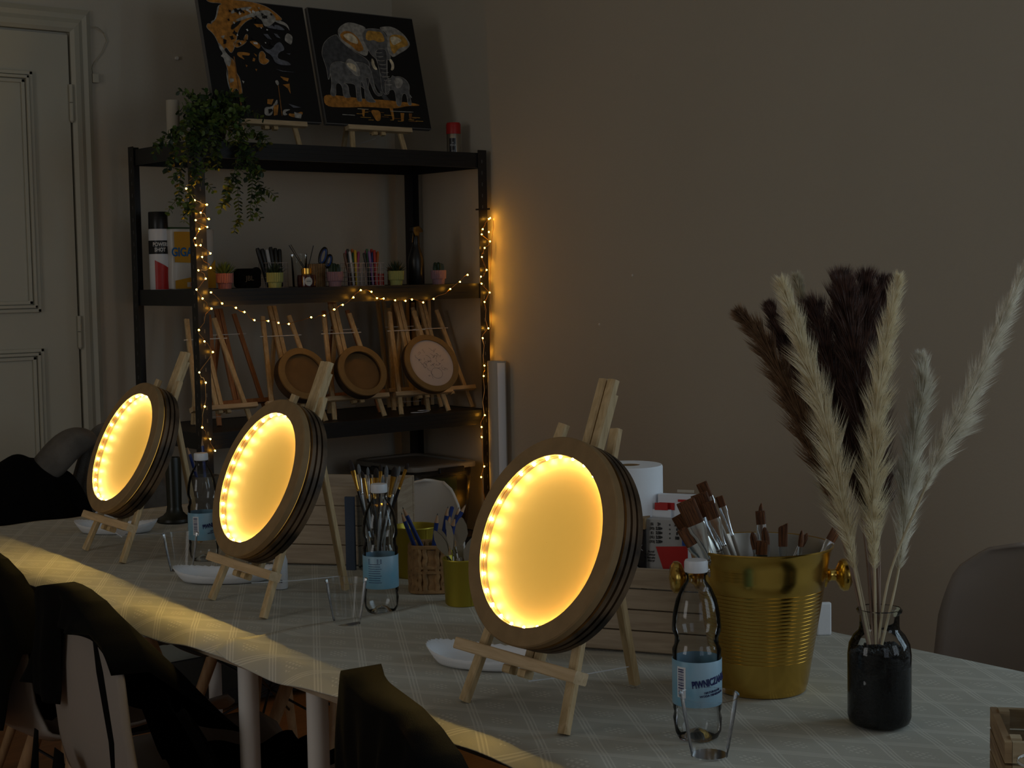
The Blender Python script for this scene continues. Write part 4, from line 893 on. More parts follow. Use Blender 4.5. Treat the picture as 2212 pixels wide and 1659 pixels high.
def hair(name, c1, c2, tr=.3):
    m = bpy.data.materials.new(name); m.use_nodes = True; n, l = nodes_of(m); b = n['Principled BSDF']
    b.inputs['Roughness'].default_value = .6
    tc = n.new('ShaderNodeTexCoord'); nz = n.new('ShaderNodeTexNoise'); nz.inputs['Scale'].default_value = 70; l.new(tc.outputs['Object'], nz.inputs['Vector'])
    rp = n.new('ShaderNodeValToRGB'); rp.color_ramp.elements[0].position = .35; rp.color_ramp.elements[1].position = .65
    rp.color_ramp.elements[0].color = (*c1,1); rp.color_ramp.elements[1].color = (*c2,1); l.new(nz.outputs['Fac'], rp.inputs[0]); l.new(rp.outputs[0], b.inputs['Base Color'])
    tl = n.new('ShaderNodeBsdfTranslucent'); l.new(rp.outputs[0], tl.inputs[0]); mx = n.new('ShaderNodeMixShader'); mx.inputs[0].default_value = tr
    l.new(b.outputs[0], mx.inputs[1]); l.new(tl.outputs[0], mx.inputs[2]); l.new(mx.outputs[0], n['Material Output'].inputs[0]); return m
h_white = hair('plume_white', (.78,.73,.61), (.95,.91,.80)); h_cream = hair('plume_cream', (.78,.68,.46), (.95,.88,.68)); h_pale = hair('plume_pale', (.55,.49,.36), (.75,.69,.52))
h_brown = hair('plume_brown', (.17,.09,.045), (.32,.19,.10), .2); h_dark = hair('plume_dark', (.055,.026,.020), (.15,.075,.055), .15)
st_l = mat('stem_straw', (.55,.46,.30), .6, var=.1, vscale=30); st_b = mat('stem_brown', (.26,.17,.12), .6, var=.1, vscale=30)
PC = {'white right': (h_white, st_l), 'white small': (h_white, st_l), 'cream centre': (h_cream, st_l), 'cream left': (h_cream, st_l), 'pale back left': (h_pale, st_l), 'brown left': (h_brown, st_b), 'brown thin': (h_dark, st_b)}
PLB = {'white right': 'long white pampas plume leaning far right', 'white small': 'short white pampas plume right of the middle', 'cream centre': 'tall cream pampas plume upright right of the dark ones',
 'cream left': 'tall cream pampas plume leaning left in front', 'pale back left': 'pale pampas plume half hidden behind the left cream one', 'brown left': 'brown pampas plume leaning farthest left', 'brown thin': 'thin dark brown plume second from the left',
 'dark a': 'dark brown plume at the left of the dark cluster', 'dark b': 'tallest dark brown plume of the cluster', 'dark c': 'dark brown plume just right of the tallest dark one', 'dark d': 'dark brown plume with narrow tip in the cluster middle', 'dark e': 'dark brown plume at the right of the cluster behind the cream one'}
for nm, pts, ib, wd in PAMPAS: plume(nm, pts, ib, wd, PLB[nm], PC.get(nm, (h_dark, st_b)), 'dried pampas stems in the glass vase')

# green-black slim vase on the rear table
t = root('dark_vase', (1.822, 3.605, Z2), BV); tag(t, 'slim dark olive ceramic holder with a wide round foot, behind the farthest lamp', 'vase')
MB().lathe([(.0005,0),(.044,0),(.046,.004),(.044,.010),(.030,.017),(.0215,.026),(.0185,.040),(.0205,.16),(.019,.167),(.0165,.167),(.0165,.155),(.001,.150)], 40).build('body', mat('dark_olive', (.012,.012,.006), .35), t, smooth=True)
for k, (a, b) in enumerate((((1.885,3.645,.935),(1.915,3.605,.765)), ((1.925,3.640,.955),(1.918,3.610,.765)))):
    M4, L = stick_frame(a, b); t = bpy.data.objects.new('pencil', None); link(t); t.matrix_world = M4
    tag(t, ['dark pencil standing behind the far bottle, left one', 'dark pencil standing behind the far bottle, right one'][k], 'pencil', 'pencils behind the far bottle')
    MB().lathe([(.0003,0),(.004,0),(.004,L-.019)], 6).build('shaft', blue_paint, t); MB().lathe([(.004,L-.019),(.0003,L)], 10).build('sharpened_cone', sharp_wood, t)
t = MB().lathe([(.0005,0),(.036,0),(.037,.004),(.038,.11),(.036,.11),(.035,.006),(.0005,.005)], 32).build('pencil_cup', mat('dim_cup', (.10,.08,.06), .6), smooth=True); t.location = (1.915, 3.61, Z2)
tag(t, 'dim brown cup of pencils behind the far bottle', 'cup')

# ================================================================== CHAIRS
CP = [(-.238,.420,.175),(-.205,.446,.205),(-.10,.440,.222),(0,.430,.228),(.09,.430,.226),(.165,.438,.222),(.210,.470,.212),(.230,.53,.182),(.239,.61,.176),(.244,.70,.168),(.247,.77,.142),(.249,.805,.095),(.250,.818,.040)]
def cpt(v):
    f = v*(len(CP)-1); i = min(int(f), len(CP)-2); k = f-i; a, b = CP[i], CP[i+1]
    return tuple(a[j]*(1-k)+b[j]*k for j in range(3))
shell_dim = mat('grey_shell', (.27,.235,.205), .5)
chair_leg_w = wood('beech_leg', (.34,.19,.09), (.46,.28,.14), (30,30,3), .5)
def chair(loc, rz, shell_m, label, sc=1.0):
    t = root('shell_chair', loc, rz); t.scale = (sc,)*3; tag(t, label, 'chair', 'moulded shell chairs around the tables')
    def f(u, v):
        y, z, w = cpt(v); q = u*2-1; s_ = abs(q)**3
        bk = max(0, min(1, (v-.38)/.15))
        return (q*w, y - s_*.030*bk*(1-max(0, v-.8)*4) + .010*(1-q*q)*bk, z + s_*.040*(1-bk))
    MB().grid(25, 40, f).build('shell', shell_m, t, smooth=True, auto=0, solid=.006)
    for sx in (-1, 1):
        for sy in (-1, 1):
            MB().tube([(sx*.10, sy*.09, .418), (sx*.215, sy*.205, 0)], [.017, .011], 14).build('leg', chair_leg_w, t, smooth=True)
    m = MB()
    for a, b in (((-.115,-.105,.36),(.175,.165,.15)), ((.115,-.105,.36),(-.175,.165,.15)), ((-.115,.105,.36),(.175,-.165,.15)), ((.115,.105,.36),(-.175,-.165,.15))): m.tube([a, b], .0035, 6)
    m.box((0,0,.412), (.22,.20,.006)); m.build('wire_brace', steel_black, t)
    return t
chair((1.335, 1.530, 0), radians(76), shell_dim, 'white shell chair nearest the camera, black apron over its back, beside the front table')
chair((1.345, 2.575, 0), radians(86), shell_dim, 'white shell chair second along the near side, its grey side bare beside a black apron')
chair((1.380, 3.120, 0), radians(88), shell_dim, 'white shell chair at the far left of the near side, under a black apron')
chair((2.055, 3.155, 0), radians(-93), white_pl, 'white shell chair behind the golden tins, its bare round back facing the table', 1.04)
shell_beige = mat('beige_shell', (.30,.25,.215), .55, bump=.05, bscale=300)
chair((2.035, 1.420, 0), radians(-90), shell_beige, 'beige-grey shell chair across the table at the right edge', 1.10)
chair((2.060, 3.560, 0), radians(-90), black_pl, 'black shell chair whose dark top shows over the rear crate')
chair((1.78, 4.02, 0), radians(2), white_pl, 'shell chair at the far end of the table, buried under a hoodie')

def apron(loc, rz, rear, front, ulo, uhi, label, seed, flare=None, tops=None):
    """black apron hung over a chair back; rear(u)/front(u) give the hem height behind and in front"""
    rnd = random.Random(seed); ph = [rnd.random()*6 for _ in range(8)]
    t = root('apron', loc, rz); tag(t, label, 'apron', 'black aprons hung over the chair backs')
    def top_at(x):       # height of the chair back outline at x
        ax = abs(x)
        pts = tops if (tops and x > 0) else [(0,.826),(.040,.824),(.092,.812),(.132,.786),(.160,.742),(.178,.67),(.19,.59)]
        if not (tops and x > 0) and ax >= .178: return .67-(ax-.178)*3.2
        for (a, za), (b, zb) in zip(pts, pts[1:]):
            if ax <= b: return za+(zb-za)*(ax-a)/(b-a)
        return .5
    def yb(z): # back surface y at height z
        return .222+.028*max(0, min(1, (z-.5)/.32))
    def f(u, v):
        x = ulo+(uhi-ulo)*u; zt = max(top_at(x*(1.0 if tops else .90)), .60) + .012
        fold = .010*sin(x*34+ph[0])+.006*sin(x*71+ph[1])
        if v < .5:     # rear side, v=0 at the hem
            k = 1-v/.5; z = zt-(zt-rear(u))*k**1.0
            return (x*(1-.08*k)+.008*sin(z*30+ph[2]), yb(z)+.022+fold*min(1, k*2)+.020*k - abs(x/.23)**3*.035*(1-k), z - (.0 if k else 0))
        k = (v-.5)/.5
        z0 = front(u)
        z = zt-(zt-z0)*k
        if z > .475 or abs(x) > .20:
            yy = yb(z)-.028-abs(x/.22)**3*.05-fold*.8*min(1, k*2)-.05*k-(flare(u)*k if flare else 0)
            return (x, yy, z)
        return (x, yb(z)-.03-.05*k-(.475-z)*1.1-fold*.5, .475+.012*sin(x*30)+.006)
    ob = MB().grid(54, 60, f).build('cloth', black_cloth, t, smooth=True, auto=0, solid=.0016)
    return t
def strap(parent, pts, w=.018):
    m = MB(); vs = []; P_ = [Vector(p) for p in pts]
    for i, p in enumerate(P_):
        tw = .5*sin(i*1.3); s_ = Vector((cos(tw), sin(tw), 0))*w/2; vs += [p-s_, p+s_]
    m.add(vs, [(2*i, 2*i+1, 2*i+3, 2*i+2) for i in range(len(P_)-1)]); m.build('strap', black_cloth, parent, smooth=True, solid=.0012)
def arch(lo, hi, c, wd):      # high in the middle of c±wd, low elsewhere
    return lambda u: lo+(hi-lo)*math.exp(-((u-c)/wd)**4)
# u=0 is the side nearest the camera (world -Y)
a3 = apron((1.335,1.530,0), radians(76), arch(.40,.765,.30,.20), lambda u: .50+.1*sin(u*5), -.225, .232, 'black apron draped over the chair back nearest the camera, with a rounded bare gap', 1, None, [(0,.826),(.09,.829),(.14,.834),(.170,.834),(.190,.822),(.206,.796),(.218,.75),(.234,.66)])
a2 = apron((1.345,2.575,0), radians(86), lambda u: .785-.02*u if u < .42 else .785-(.165)*min(1,(u-.42)/.06)+.01*u, lambda u: .56+.02*u, -.190, .20, 'black apron on the second chair, hanging long behind and loosely in front', 2, lambda u: .14*(1-u))
strap(a2, [(-.165,.262,.775),(-.186,.262,.72),(-.196,.25,.6),(-.206,.25,.45),(-.204,.252,.3),(-.208,.25,.2)], .014)
strap(a2, [(.10,.28,.56),(.09,.29,.48),(.075,.292,.40),(.085,.29,.28),(.088,.29,.15)], .02)
strap(a2, [(-.02,.28,.55),(-.035,.29,.46),(-.05,.29,.36),(-.045,.295,.20),(-.05,.29,.08)], .045)
strap(a2, [(.0,.285,.44),(.02,.31,.37),(.01,.30,.22),(.03,.31,.09)], .012)
a1 = apron((1.380,3.120,0), radians(88), lambda u: .50-.06*u, lambda u: .45, -.21, .20, 'black apron over the chair back at the far left edge', 3)
MB().obox((-.04,.262,.745),(1,0,.1),(0,1,0),(0,0,1),.011,.001,.004).build('care_label', mdf, a1)
# loose skirt of the second apron falling across the seat
def skirt():
    def f(u, v):
        # across the seat (v) from the back to the front right corner, folds along u
        x = 1.20 + .36*v; 
        y = 2.62 - .28*u + .02*sin(v*6) - .10*v*u
        edge = 2.335+.02*sin(x*20)
        z = .468 + .012*sin(u*22+v*3) + .010*sin(v*15) + max(0, (.25-v))*.9*(1-u*.3)
        if y < edge+.02: z -= (edge+.02-y)*2.6
        return (x, y, z)
    o = MB().grid(50, 40, f).build('apron_skirt', black_cloth, smooth=True, auto=0, solid=.0016)
    return tag(o, 'crumpled black apron skirt lying across the second chair seat and over its side', 'apron')
skirt()

# jackets heaped on the chair at the end of the table
def heap(name, c, rx, ry, rz_, hem, label, cat, m_, seed, rot=0.0, flow=1.0):
    rnd = random.Random(seed); ph = [rnd.random()*6 for _ in range(8)]
    def f(u, v):
        a = 2*pi*u; k = v*pi/2*1.25
        r = sin(min(k, pi/2)) + max(0, k-pi/2)*.18; h = cos(min(k, pi/2))
        z = h*rz_ - max(0, k-pi/2)/(pi*.125)*hem
        fold = 1+(.05*sin(a*5+ph[0]+v*3)+.035*sin(a*11+ph[1])+.02*sin(a*23+v*5))*min(1, v*1.6)
        x, y = rx*r*cos(a)*fold, ry*r*sin(a)*fold
        z += .014*sin(x*40+ph[2])*cos(y*35+ph[3])
        return (x, y, z)
    o = MB().grid(90, 40, f, True).build(name, m_, smooth=True, auto=0, solid=.003)
    o.location = c; o.rotation_euler = (0,0,rot); return tag(o, label, cat)
heap('black_jacket', (1.635,4.14,.66), .185, .13, .23, .30, 'black jacket heaped on the chair at the far end, left of the grey hoodie', 'jacket', black_cloth, 4, radians(-5))
gh = root('grey_hoodie', (1.935,4.17,.60), radians(4)); tag(gh, 'grey hoodie hung over the chair at the far end of the table, hood folded left', 'hoodie')
o = heap('body', (0,0,0), .165, .11, .375, .28, '', '', grey_knit, 5); o.parent = gh
for k_ in ('label', 'category'): del o[k_]
def hood(u, v):
    a = 2*pi*u; q = v*pi
    x = -.21*v-.09; cx_ = .018*sin(v*5); w = .062*(sin(q)**.45+.12) if 0 < v < 1 else .006
    return (x-.005*cos(a), -.03+w*.8*cos(a)+.004*sin(a*3+v*9), .325+cx_+w*.62*sin(a)-.07*v-.03*v*(sin(a) < 0)*sin(q))
MB().grid(30, 26, hood, True).build('hood', grey_knit, gh, smooth=True, auto=0)
MB().tube([(-.03,-.118,.24),(-.035,-.128,.12),(-.03,-.14,0),(-.04,-.14,-.1)], .004, 8).build('drawstring', dark_cloth, gh, smooth=True)

# ================================================================== BLACK RACK
RX0, RX1, RY0, RY1 = 2.290, 3.442, 4.330, 4.780
def rack():
    t = root('shelving_rack', ((RX0+RX1)/2, (RY0+RY1)/2, 0)); tag(t, 'black metal five-tier shelving rack in the corner, wrapped in fairy lights', 'shelving rack')
    hx, hy = (RX1-RX0)/2, (RY1-RY0)/2; th = .0018
    for sx in (-1, 1):
        for sy in (-1, 1):
            m = MB(); x, y = sx*hx, sy*hy
            m.box((x-sx*.019, y-sy*th/2, .905), (.038, th, 1.81)); m.box((x-sx*th/2, y-sy*.019-sy*th/2, .905), (th, .036, 1.81))
            m.mi = 1
            for k in range(44):      # key slots down both flanges
                z = .05+k*.04
                m.box((x-sx*.021, y+sy*.0001, z), (.004,.0006,.012)); m.box((x+sx*.0001, y-sy*.021, z), (.0006,.004,.012))
            m.build('post', [steel_black, steel_slot], t)
    for lv, z in enumerate((.07, .44, .89, 1.34, 1.80)):
        for sy in (-1, 1):
            m = MB(); m.box((0, sy*(hy-.006), z-.026), (2*hx-.006, .0025, .052)); 
            for zz in (z-.012, z-.026, z-.040): m.box((0, sy*(hy-.0042), zz), (2*hx-.09, .0016, .005))
            m.box((0, sy*(hy-.013), z-.0510), (2*hx-.01,.014,.002)); m.build('beam', steel_black, t, label='long beam')
        for sx in (-1, 1):
            m = MB(); m.box((sx*(hx-.006), 0, z-.026), (.0025, 2*hy-.02, .052)); m.build('beam', steel_black, t, label='short side beam')
        MB().box((0,0,z-.006), (2*hx-.020, 2*hy-.020, .008)).build('board', board_black, t)
    return t
steel_slot = mat('slot_dark', (.09,.09,.09), .5)
rack()
ZS = {'low': .4385, 'mid': .8885, 'pens': 1.3385, 'top': 1.7985}

# easels on the third tier
Z = ZS['mid']
SE = [(2.415, 4.400, 2, 'empty pine easel at the left end of the third tier', None, .455), (2.690, 4.400, -1, 'pine easel holding the left brown round frame', None, .47),
      (2.927, 4.400, -3, 'pine easel holding the middle brown round frame', None, .47), (3.197, 4.392, -3, 'pine easel holding the round frame with the white sheet', None, .47),
      (3.352, 4.450, 0, 'pine easel standing empty at the right end of the third tier', None, .47)]
for x, y, rz, lb, w_, mt in SE: easel('easel', (x, y, Z), radians(rz), .90, 22, lb, 'easel', 'easels on the rack shelf', w_, mt)
easel('easel', (3.005, 4.530, Z), radians(3), .90, 18, 'reddish wooden easel behind, between the middle and right round frames', 'easel', 'easels on the rack shelf', pine_red, .47)
easel('easel', (2.560, 4.540, Z), radians(5), .90, 18, 'pine easel in the back row behind the left brown round frame', 'easel', 'easels on the rack shelf', pine_red, .45)
easel('easel', (3.275, 4.545, Z), radians(-6), .90, 17, 'pine easel in the back row behind the white-sheet frame', 'easel', 'easels on the rack shelf', None, .47)
for k, (x, y, lean) in enumerate(((3.300,4.66,-.02), (3.335,4.665,.015), (3.375,4.67,.03), (3.395,4.64,.01), (3.250,4.67,-.03))):
    t = root('folded_easel', (x, y, Z)); tag(t, ['folded pine easel leaning in the back, first of the stack at the right', 'folded pine easel leaning in the back, second of the right stack', 'folded pine easel leaning in the back, third of the right stack', 'folded pine easel leaning frontmost in the right stack', 'folded pine easel leaning at the left of the right stack'][k], 'easel', 'folded easels at the right end')
    for dx in (-.014, .014):
        MB().bar((dx, 0, .002), (dx+lean+.02, .05, .375+.008*k), .014, .011, (1,0,0), .002).build('leg', pine, t)
    MB().bar((0, .014, .03), (lean+.02, .064, .39), .010, .010, (1,0,0)).build('mast', pine, t)

mdf_ring = mat('mdf_ring', (.20,.125,.045), .75, var=.08, vscale=30)
def round_frame(c, tilt, az, ri, ro, dep, label, panel, rec=.012):
    t = root('unlit_lamp', c, az, -radians(tilt)); tag(t, label, 'lamp', 'unlit round lamps on the shelf easels')
    MB().lathe([(ri,0),(ro-.001,0),(ro,.001),(ro,.007),(ri,.007)], 72, axis='y', closed=True).build('front_ring', mdf_ring, t, smooth=True)
    MB().lathe([(ri+.001,.0072),(ro-.001,.0072),(ro-.001,dep),(ri+.001,dep)], 72, axis='y', closed=True).build('side_band', dark_cut, t, smooth=True, label='dark side band')
    MB().lathe([(.0005,rec),(ri+.0008,rec),(ri+.0008,rec+.004),(.0005,rec+.004)], 72, axis='y').build('panel', panel, t, smooth=True)
    return t
mdf_dark = mat('mdf_deep_brown', (.15,.085,.03), .8, var=.08, vscale=20)  # darker brown board, the panels' and cartons' own colour
round_frame((2.683,4.355,1.058), 25, radians(-2), .070, .091, .042, 'brown round frame with empty recess, left of three on the shelf', mdf_dark)
round_frame((2.910,4.350,1.056), 25, radians(-4), .070, .091, .040, 'brown round frame with empty recess, middle of three on the shelf', mdf_dark, .02)
rf = round_frame((3.196,4.345,1.068), 25, radians(-4), .087, .107, .030, 'round frame holding a white sheet with a faint pencil drawing', mat('sketch_sheet', (.52,.45,.42), .8), .005)
m = MB(); rnd = random.Random(9)
for k in range(46):
    a = rnd.random()*6.28; r = .06*math.sqrt(rnd.random()); x0, z0 = r*cos(a), r*sin(a)*.9+.005; pts = []
    for j in range(5): pts.append((x0, .0046, z0)); x0 += rnd.uniform(-.007,.007); z0 += rnd.uniform(-.007,.007)
    m.tube(pts, .00035, 4)
m.tube([(.012+.022*cos(a), .0046, -.038+.020*sin(a)) for a in [2*pi*i/20 for i in range(21)]], .0004, 4)
m.build('pencil_drawing', mat('pencil_line', (.20,.17,.16), .8), rf)
t = MB().tube([(3.16+.03*cos(a)+.03*(a/6.3), 4.40+.02*sin(a), Z+.002+.0008*a) for a in [i*.35 for i in range(30)]], .0011, 6).build('white_cable', cap_pl, smooth=True)
tag(t, 'loose white cable curled on the shelf under the white-sheet frame', 'cable')

# ------------------------------------------------------------------ second tier: cans, pots, pens
Z = ZS['pens']
t = root('spray_can', (2.345, 4.690, Z), radians(35)); tag(t, 'tall white and red aerosol can with black cap on the rack, far left', 'spray can')
MB().lathe([(.0005,0),(.030,0),(.0325,.003),(.0325,.196),(.030,.203),(.0005,.203)], 40).build('body', cap_pl, t, smooth=True)
MB().lathe([(.0328,.118),(.0330,.119),(.0330,.161),(.0328,.162)], 40).build('black_band', black_pl, t, smooth=True)
MB().lathe([(.0005,.200),(.0315,.200),(.0318,.203),(.0310,.254),(.0295,.256),(.0005,.256)], 40).build('cap', black_pl, t, smooth=True)
m = MB(); 
def cyl_patch(m, r, a0, a1, zf0, zf1, n=14):
    vs = []
    for i in range(n+1):
        a = a0+(a1-a0)*i/n; vs += [(r*sin(a), -r*cos(a), zf0(i/n)), (r*sin(a), -r*cos(a), zf1(i/n))]
    m.add(vs, [(2*i, 2*i+2, 2*i+3, 2*i+1) for i in range(n)])
cyl_patch(m, .0329, radians(-88), radians(20), lambda k: .002, lambda k: .098-.032*k); m.build('red_field', red_m, t)
white_ink = mat('white_ink', (.6,.6,.6), .5)
for az_ in (-.95, .55, 2.1): text_obj('lettering', 'POWER\nSHOT', .0175, T((0,0,.140)) @ RZ(az_), white_ink, t, bend=.0332, sx=.8, bold=.0006)
pack = root('paper_roll_pack', (2.445, 4.705, Z), radians(6)); tag(pack, 'yellow and white pack of paper towel with blue letters beside the aerosol can', 'package')
yel = mat('pack_yellow', (.55,.28,.02), .35); packw = mat('pack_white', (.52,.50,.46), .35); green_m = mat('pack_green', (.02,.10,.02), .35)
def pk(u, v):
    a = 2*pi*u; p = .35; x = .088*math.copysign(abs(cos(a))**p, cos(a)); y = .062*math.copysign(abs(sin(a))**p, sin(a)); return (x*(1+.02*sin(v*9)), y, .003+.196*v)
MB().grid(60, 8, pk, True).build('wrap', packw, pack, smooth=True)
MB().box((0,0,.002), (.15,.11,.003)).build('base', packw, pack)
MB().grid(60, 4, lambda u, v: (lambda p: (p[0]*(1.01-.10*v), p[1]*(1.01-.45*v), .196+.010*v))(pk(u, 1)), True).build('top_film', green_m, pack, smooth=True)
def front_poly(nm, pts, m_, off, par):
    m = MB(); m.add([(x, -.0632-off, z) for x, z in pts], [tuple(range(len(pts)))]); m.build(nm, m_, par)
front_poly('yellow_sun', [(-.080,.190),(-.02,.190)] + [(-.03+.045*cos(a), .135+.052*sin(a)) for a in [radians(q) for q in range(60,-80,-14)]] + [(-.080,.090)], yel, .0004, pack)
front_poly('yellow_corner', [(-.080,.003),(.078,.003),(.078,.098),(.06,.078),(.03,.056),(-.02,.040),(-.080,.030)], yel, .0004, pack)
text_obj('lettering', 'GIGA', .040, T((-.052,-.0642,.122)), mat('giga_blue', (.01,.12,.35), .4), pack, sx=.85, bold=.001)
text_obj('lettering', '1=6', .016, T((.032,-.0636,.178)), ink, pack)
for k in range(3):
    o = MB().lathe([(.0005,-.0646),(.010,-.0646)], 20, axis='y'); o.v = [(x+.035, y, z+.148-.033*k) for x, y, z in o.v]; o.build('blue_symbol', mat('symbol_blue', (.02,.12,.25), .5), pack)
    front_poly('caption', [(.022,.134-.033*k),(.048,.134-.033*k),(.048,.1325-.033*k),(.022,.1325-.033*k)], ink, .0008, pack)
front_poly('white_strip', [(-.035,.008),(.045,.008),(.045,.024),(-.035,.024)], packw, .0008, pack)
text_obj('lettering', '1 = 6', .016, T((-.008,-.0646,.016)), red_m, pack)

def succulent(x, y, pm, kind, label):
    t = root('potted_succulent', (x, y, Z)); tag(t, label, 'potted plant', 'small succulents in ribbed pots')
    def ribs(r, z, a): return r + (.0009*cos(26*a) if z > .001 else 0)
    MB().lathe([(.0005,.0),(.0205,0),(.0215,.018),(.0225,.0185),(.0225,.0195),(.0260,.0200),(.0272,.0505),(.0250,.0505),(.0240,.044),(.0005,.043)], 104, fn=ribs).build('pot', pm, t, smooth=True)
    m = MB(); rnd = random.Random(len(label)); 
    if kind == 'cactus':
        for k in range(7):
            a = k*.9; x0, y0 = .011*cos(a)*(k > 0), .011*sin(a)*(k > 0); h = .026+.010*rnd.random()
            m.lathe([(.0005,.040),(.007,.044),(.0085,.044+h*.5),(.006,.044+h*.9),(.0005,.044+h)], 12, (x0,y0,0), fn=lambda r, z, a: r*(1+.22*cos(6*a))*(1+.12*sin(z*900)))
        o = m.build('plant', leaf_dark, t, smooth=True)
    else:
        N = 38 if kind == 'spiky' else 44
        for k in range(N):
            a = k*2.4; q = k/N; tilt = radians(78-74*q if kind == 'spiky' else 70-66*q); L = (.040+.008*q) if kind == 'spiky' else .046
            d = Vector((cos(a)*sin(tilt), sin(a)*sin(tilt), cos(tilt))); s_ = Vector((-sin(a), cos(a), 0)); w = .0028 if kind == 'spiky' else .0045; up = d.cross(s_)*-1
            b = Vector((0,0,.044))+Vector((cos(a), sin(a), 0))*.004
            m.add([b-s_*w*.6, b+s_*w*.6, b+d*L*.45+s_*w-up*.001, b+d*L*.45-s_*w-up*.001, b+d*L*1.0+Vector((0,0,.004*(1-q))), b+d*L*.3+up*.0022], [(0,1,5),(1,2,5),(2,4,5),(4,3,5),(3,0,5),(0,3,2,1),(3,4,2)])
        m.build('plant', leaf_dark if kind == 'spiky' else mat('aloe_green', (.10,.16,.04), .5), t)
pinkp = mat('pot_pink', (.38,.14,.12), .55); yelp = mat('pot_lime', (.34,.34,.10), .55); mauve = mat('pot_mauve', (.28,.15,.17), .55)
succulent(2.425, 4.400, pinkp, 'aloe', 'pink ribbed pot with a bright green succulent right of the lit post')
succulent(2.608, 4.400, yelp, 'spiky', 'lime ribbed pot with a dark succulent right of the speaker')
succulent(2.840, 4.400, mauve, 'cactus', 'mauve ribbed pot with a leaning dark succulent left of the pen baskets')
succulent(3.090, 4.400, yelp, 'spiky', 'lime ribbed pot with a spiky aloe right of the pen baskets')
succulent(3.272, 4.400, mauve, 'cactus', 'mauve-pink ribbed pot with a clustered cactus, rightmost on the tier')
t = root('speaker', (2.518, 4.420, Z), radians(-4)); tag(t, 'small black portable speaker with rounded corners between the pink and lime pots', 'speaker')
def spk(u, v):
    a = 2*pi*u; p = .28; return (.041*math.copysign(abs(cos(a))**p, cos(a)), -.018+.036*v, .034+.031*math.copysign(abs(sin(a))**p, sin(a)))
m = MB(); m.grid(48, 4, spk, True); n = 48; m.f += [tuple(range(n)), tuple(range(3*n, 4*n))]; m.m += [0, 0]; m.build('body', black_cloth, t, smooth=True, bevel=.003)
text_obj('lettering', 'JBL', .022, T((0,-.0182,.033)), mat('dim_gold', (.10,.06,.02), .5), t)
def wire_basket(x, y, w, d, h, mm, label, zz=None):
    t = root('wire_basket', (x, y, zz or Z)); tag(t, label, 'basket', 'small wire baskets of pens'); m = MB(); r = .0009
    for k in range(6):
        z = .0015+(h-.003)*k/5; m.tube([(-w/2,-d/2,z),(w/2,-d/2,z),(w/2,d/2,z),(-w/2,d/2,z),(-w/2,-d/2,z)], r if k < 5 else .0014, 5)
    for k in range(5):
        q = -w/2+w*k/4
        m.tube([(q,-d/2,0),(q,-d/2,h)], r, 5); m.tube([(q,d/2,0),(q,d/2,h)], r, 5)
        q = -d/2+d*k/4; m.tube([(-w/2,q,0),(-w/2,q,h)], r, 5); m.tube([(w/2,q,0),(w/2,q,h)], r, 5)
        m.tube([(-w/2,q,.001),(w/2,q,.001)], r, 5)
    m.build('wires', mm, t, smooth=True); return t
PENC = [('red',(.35,.015,.01)),('pink',(.40,.05,.16)),('orange',(.50,.12,.01)),('yellow',(.50,.33,.01)),('lilac',(.22,.10,.28)),('blue',(.02,.05,.22)),('green',(.02,.09,.04)),('brown',(.10,.04,.02)),('white',(.5,.5,.5)),('black',(.01,.01,.01))]
pm_ = {c: mat('pen_'+c, v, .35) for c, v in PENC}
def pen(x, y, ax, ay, L, c, label, group, r=.0045):
    t = root('felt_pen', (x, y, Z+.003)); t.rotation_euler = (ay, ax, 0); tag(t, label, 'pen', group)
    MB().lathe([(.0005,0),(r*.8,.001),(r,.004),(r,L*.62)], 12).build('barrel', pm_['black'] if c in ('red','orange') and False else pm_[c], t, smooth=True)
    MB().lathe([(r*1.12,L*.62),(r*1.12,L-.006),(r*.8,L),(.0005,L)], 12).build('cap', pm_[c], t, smooth=True)
wire_basket(2.925, 4.420, .062, .055, .080, mesh_white, 'white wire basket of felt pens, left one of the two in the shelf middle')
wire_basket(3.004, 4.420, .062, .055, .080, mesh_white, 'white wire basket of felt pens, right one of the two in the shelf middle')
for bi, (bx, cols) in enumerate(((2.925, ['brown','black','pink','white','green','orange','yellow','pink','lilac']), (3.004, ['black','green','pink','lilac','blue','red','red','orange','green']))):
    for k, c in enumerate(cols):
        gx = -.021+.042*(k/8); pen(bx+gx*.75, 4.410+.012*((k*7) % 3), radians(gx*330+((k*5) % 3-1)*3), radians(-3+2*(k % 3)), .112+.004*((k*3) % 4), c,
            '%s felt pen, number %s from the left in the %s wire basket' % (c, ['one','two','three','four','five','six','seven','eight','nine'][k], ['left','right'][bi]), 'felt pens in the %s wire basket' % ['left','right'][bi])
wire_basket(2.690, 4.545, .075, .06, .085, mesh_white, 'wire basket with black markers behind the lime pot')
for k in range(6):
    c = ['black','black','white','black','black','black'][k]
    pen(2.665+.010*k, 4.54, radians(-14+3*k), radians(-4), .135-.004*(k % 3), c, ['thick black marker, leftmost behind the lime pot', 'black marker second from the left behind the lime pot', 'white marker slanting in front of the black ones', 'black marker right of the white one', 'black marker leaning upright behind the diffuser', 'black marker just left of the diffuser sticks'][k], 'markers in the rear wire basket', .0065)
t = root('hand_mirror', (2.598, 4.500, Z+.052), radians(-10)); t.rotation_euler = (0, radians(60), radians(-10)); tag(t, 'small round magnifier with black rim behind the lime pot', 'magnifier')
MB().tube([(.016*cos(a), 0, .016*sin(a)) for a in [2*pi*i/28 for i in range(29)]], .0022, 8).build('rim', black_pl, t, smooth=True); MB().tube([(0,0,-.018),(0,0,-.05)], .003, 8).build('handle', black_pl, t)
MB().lathe([(.0005,0),(.015,0)], 24, axis='y').build('lens', glass_m, t)
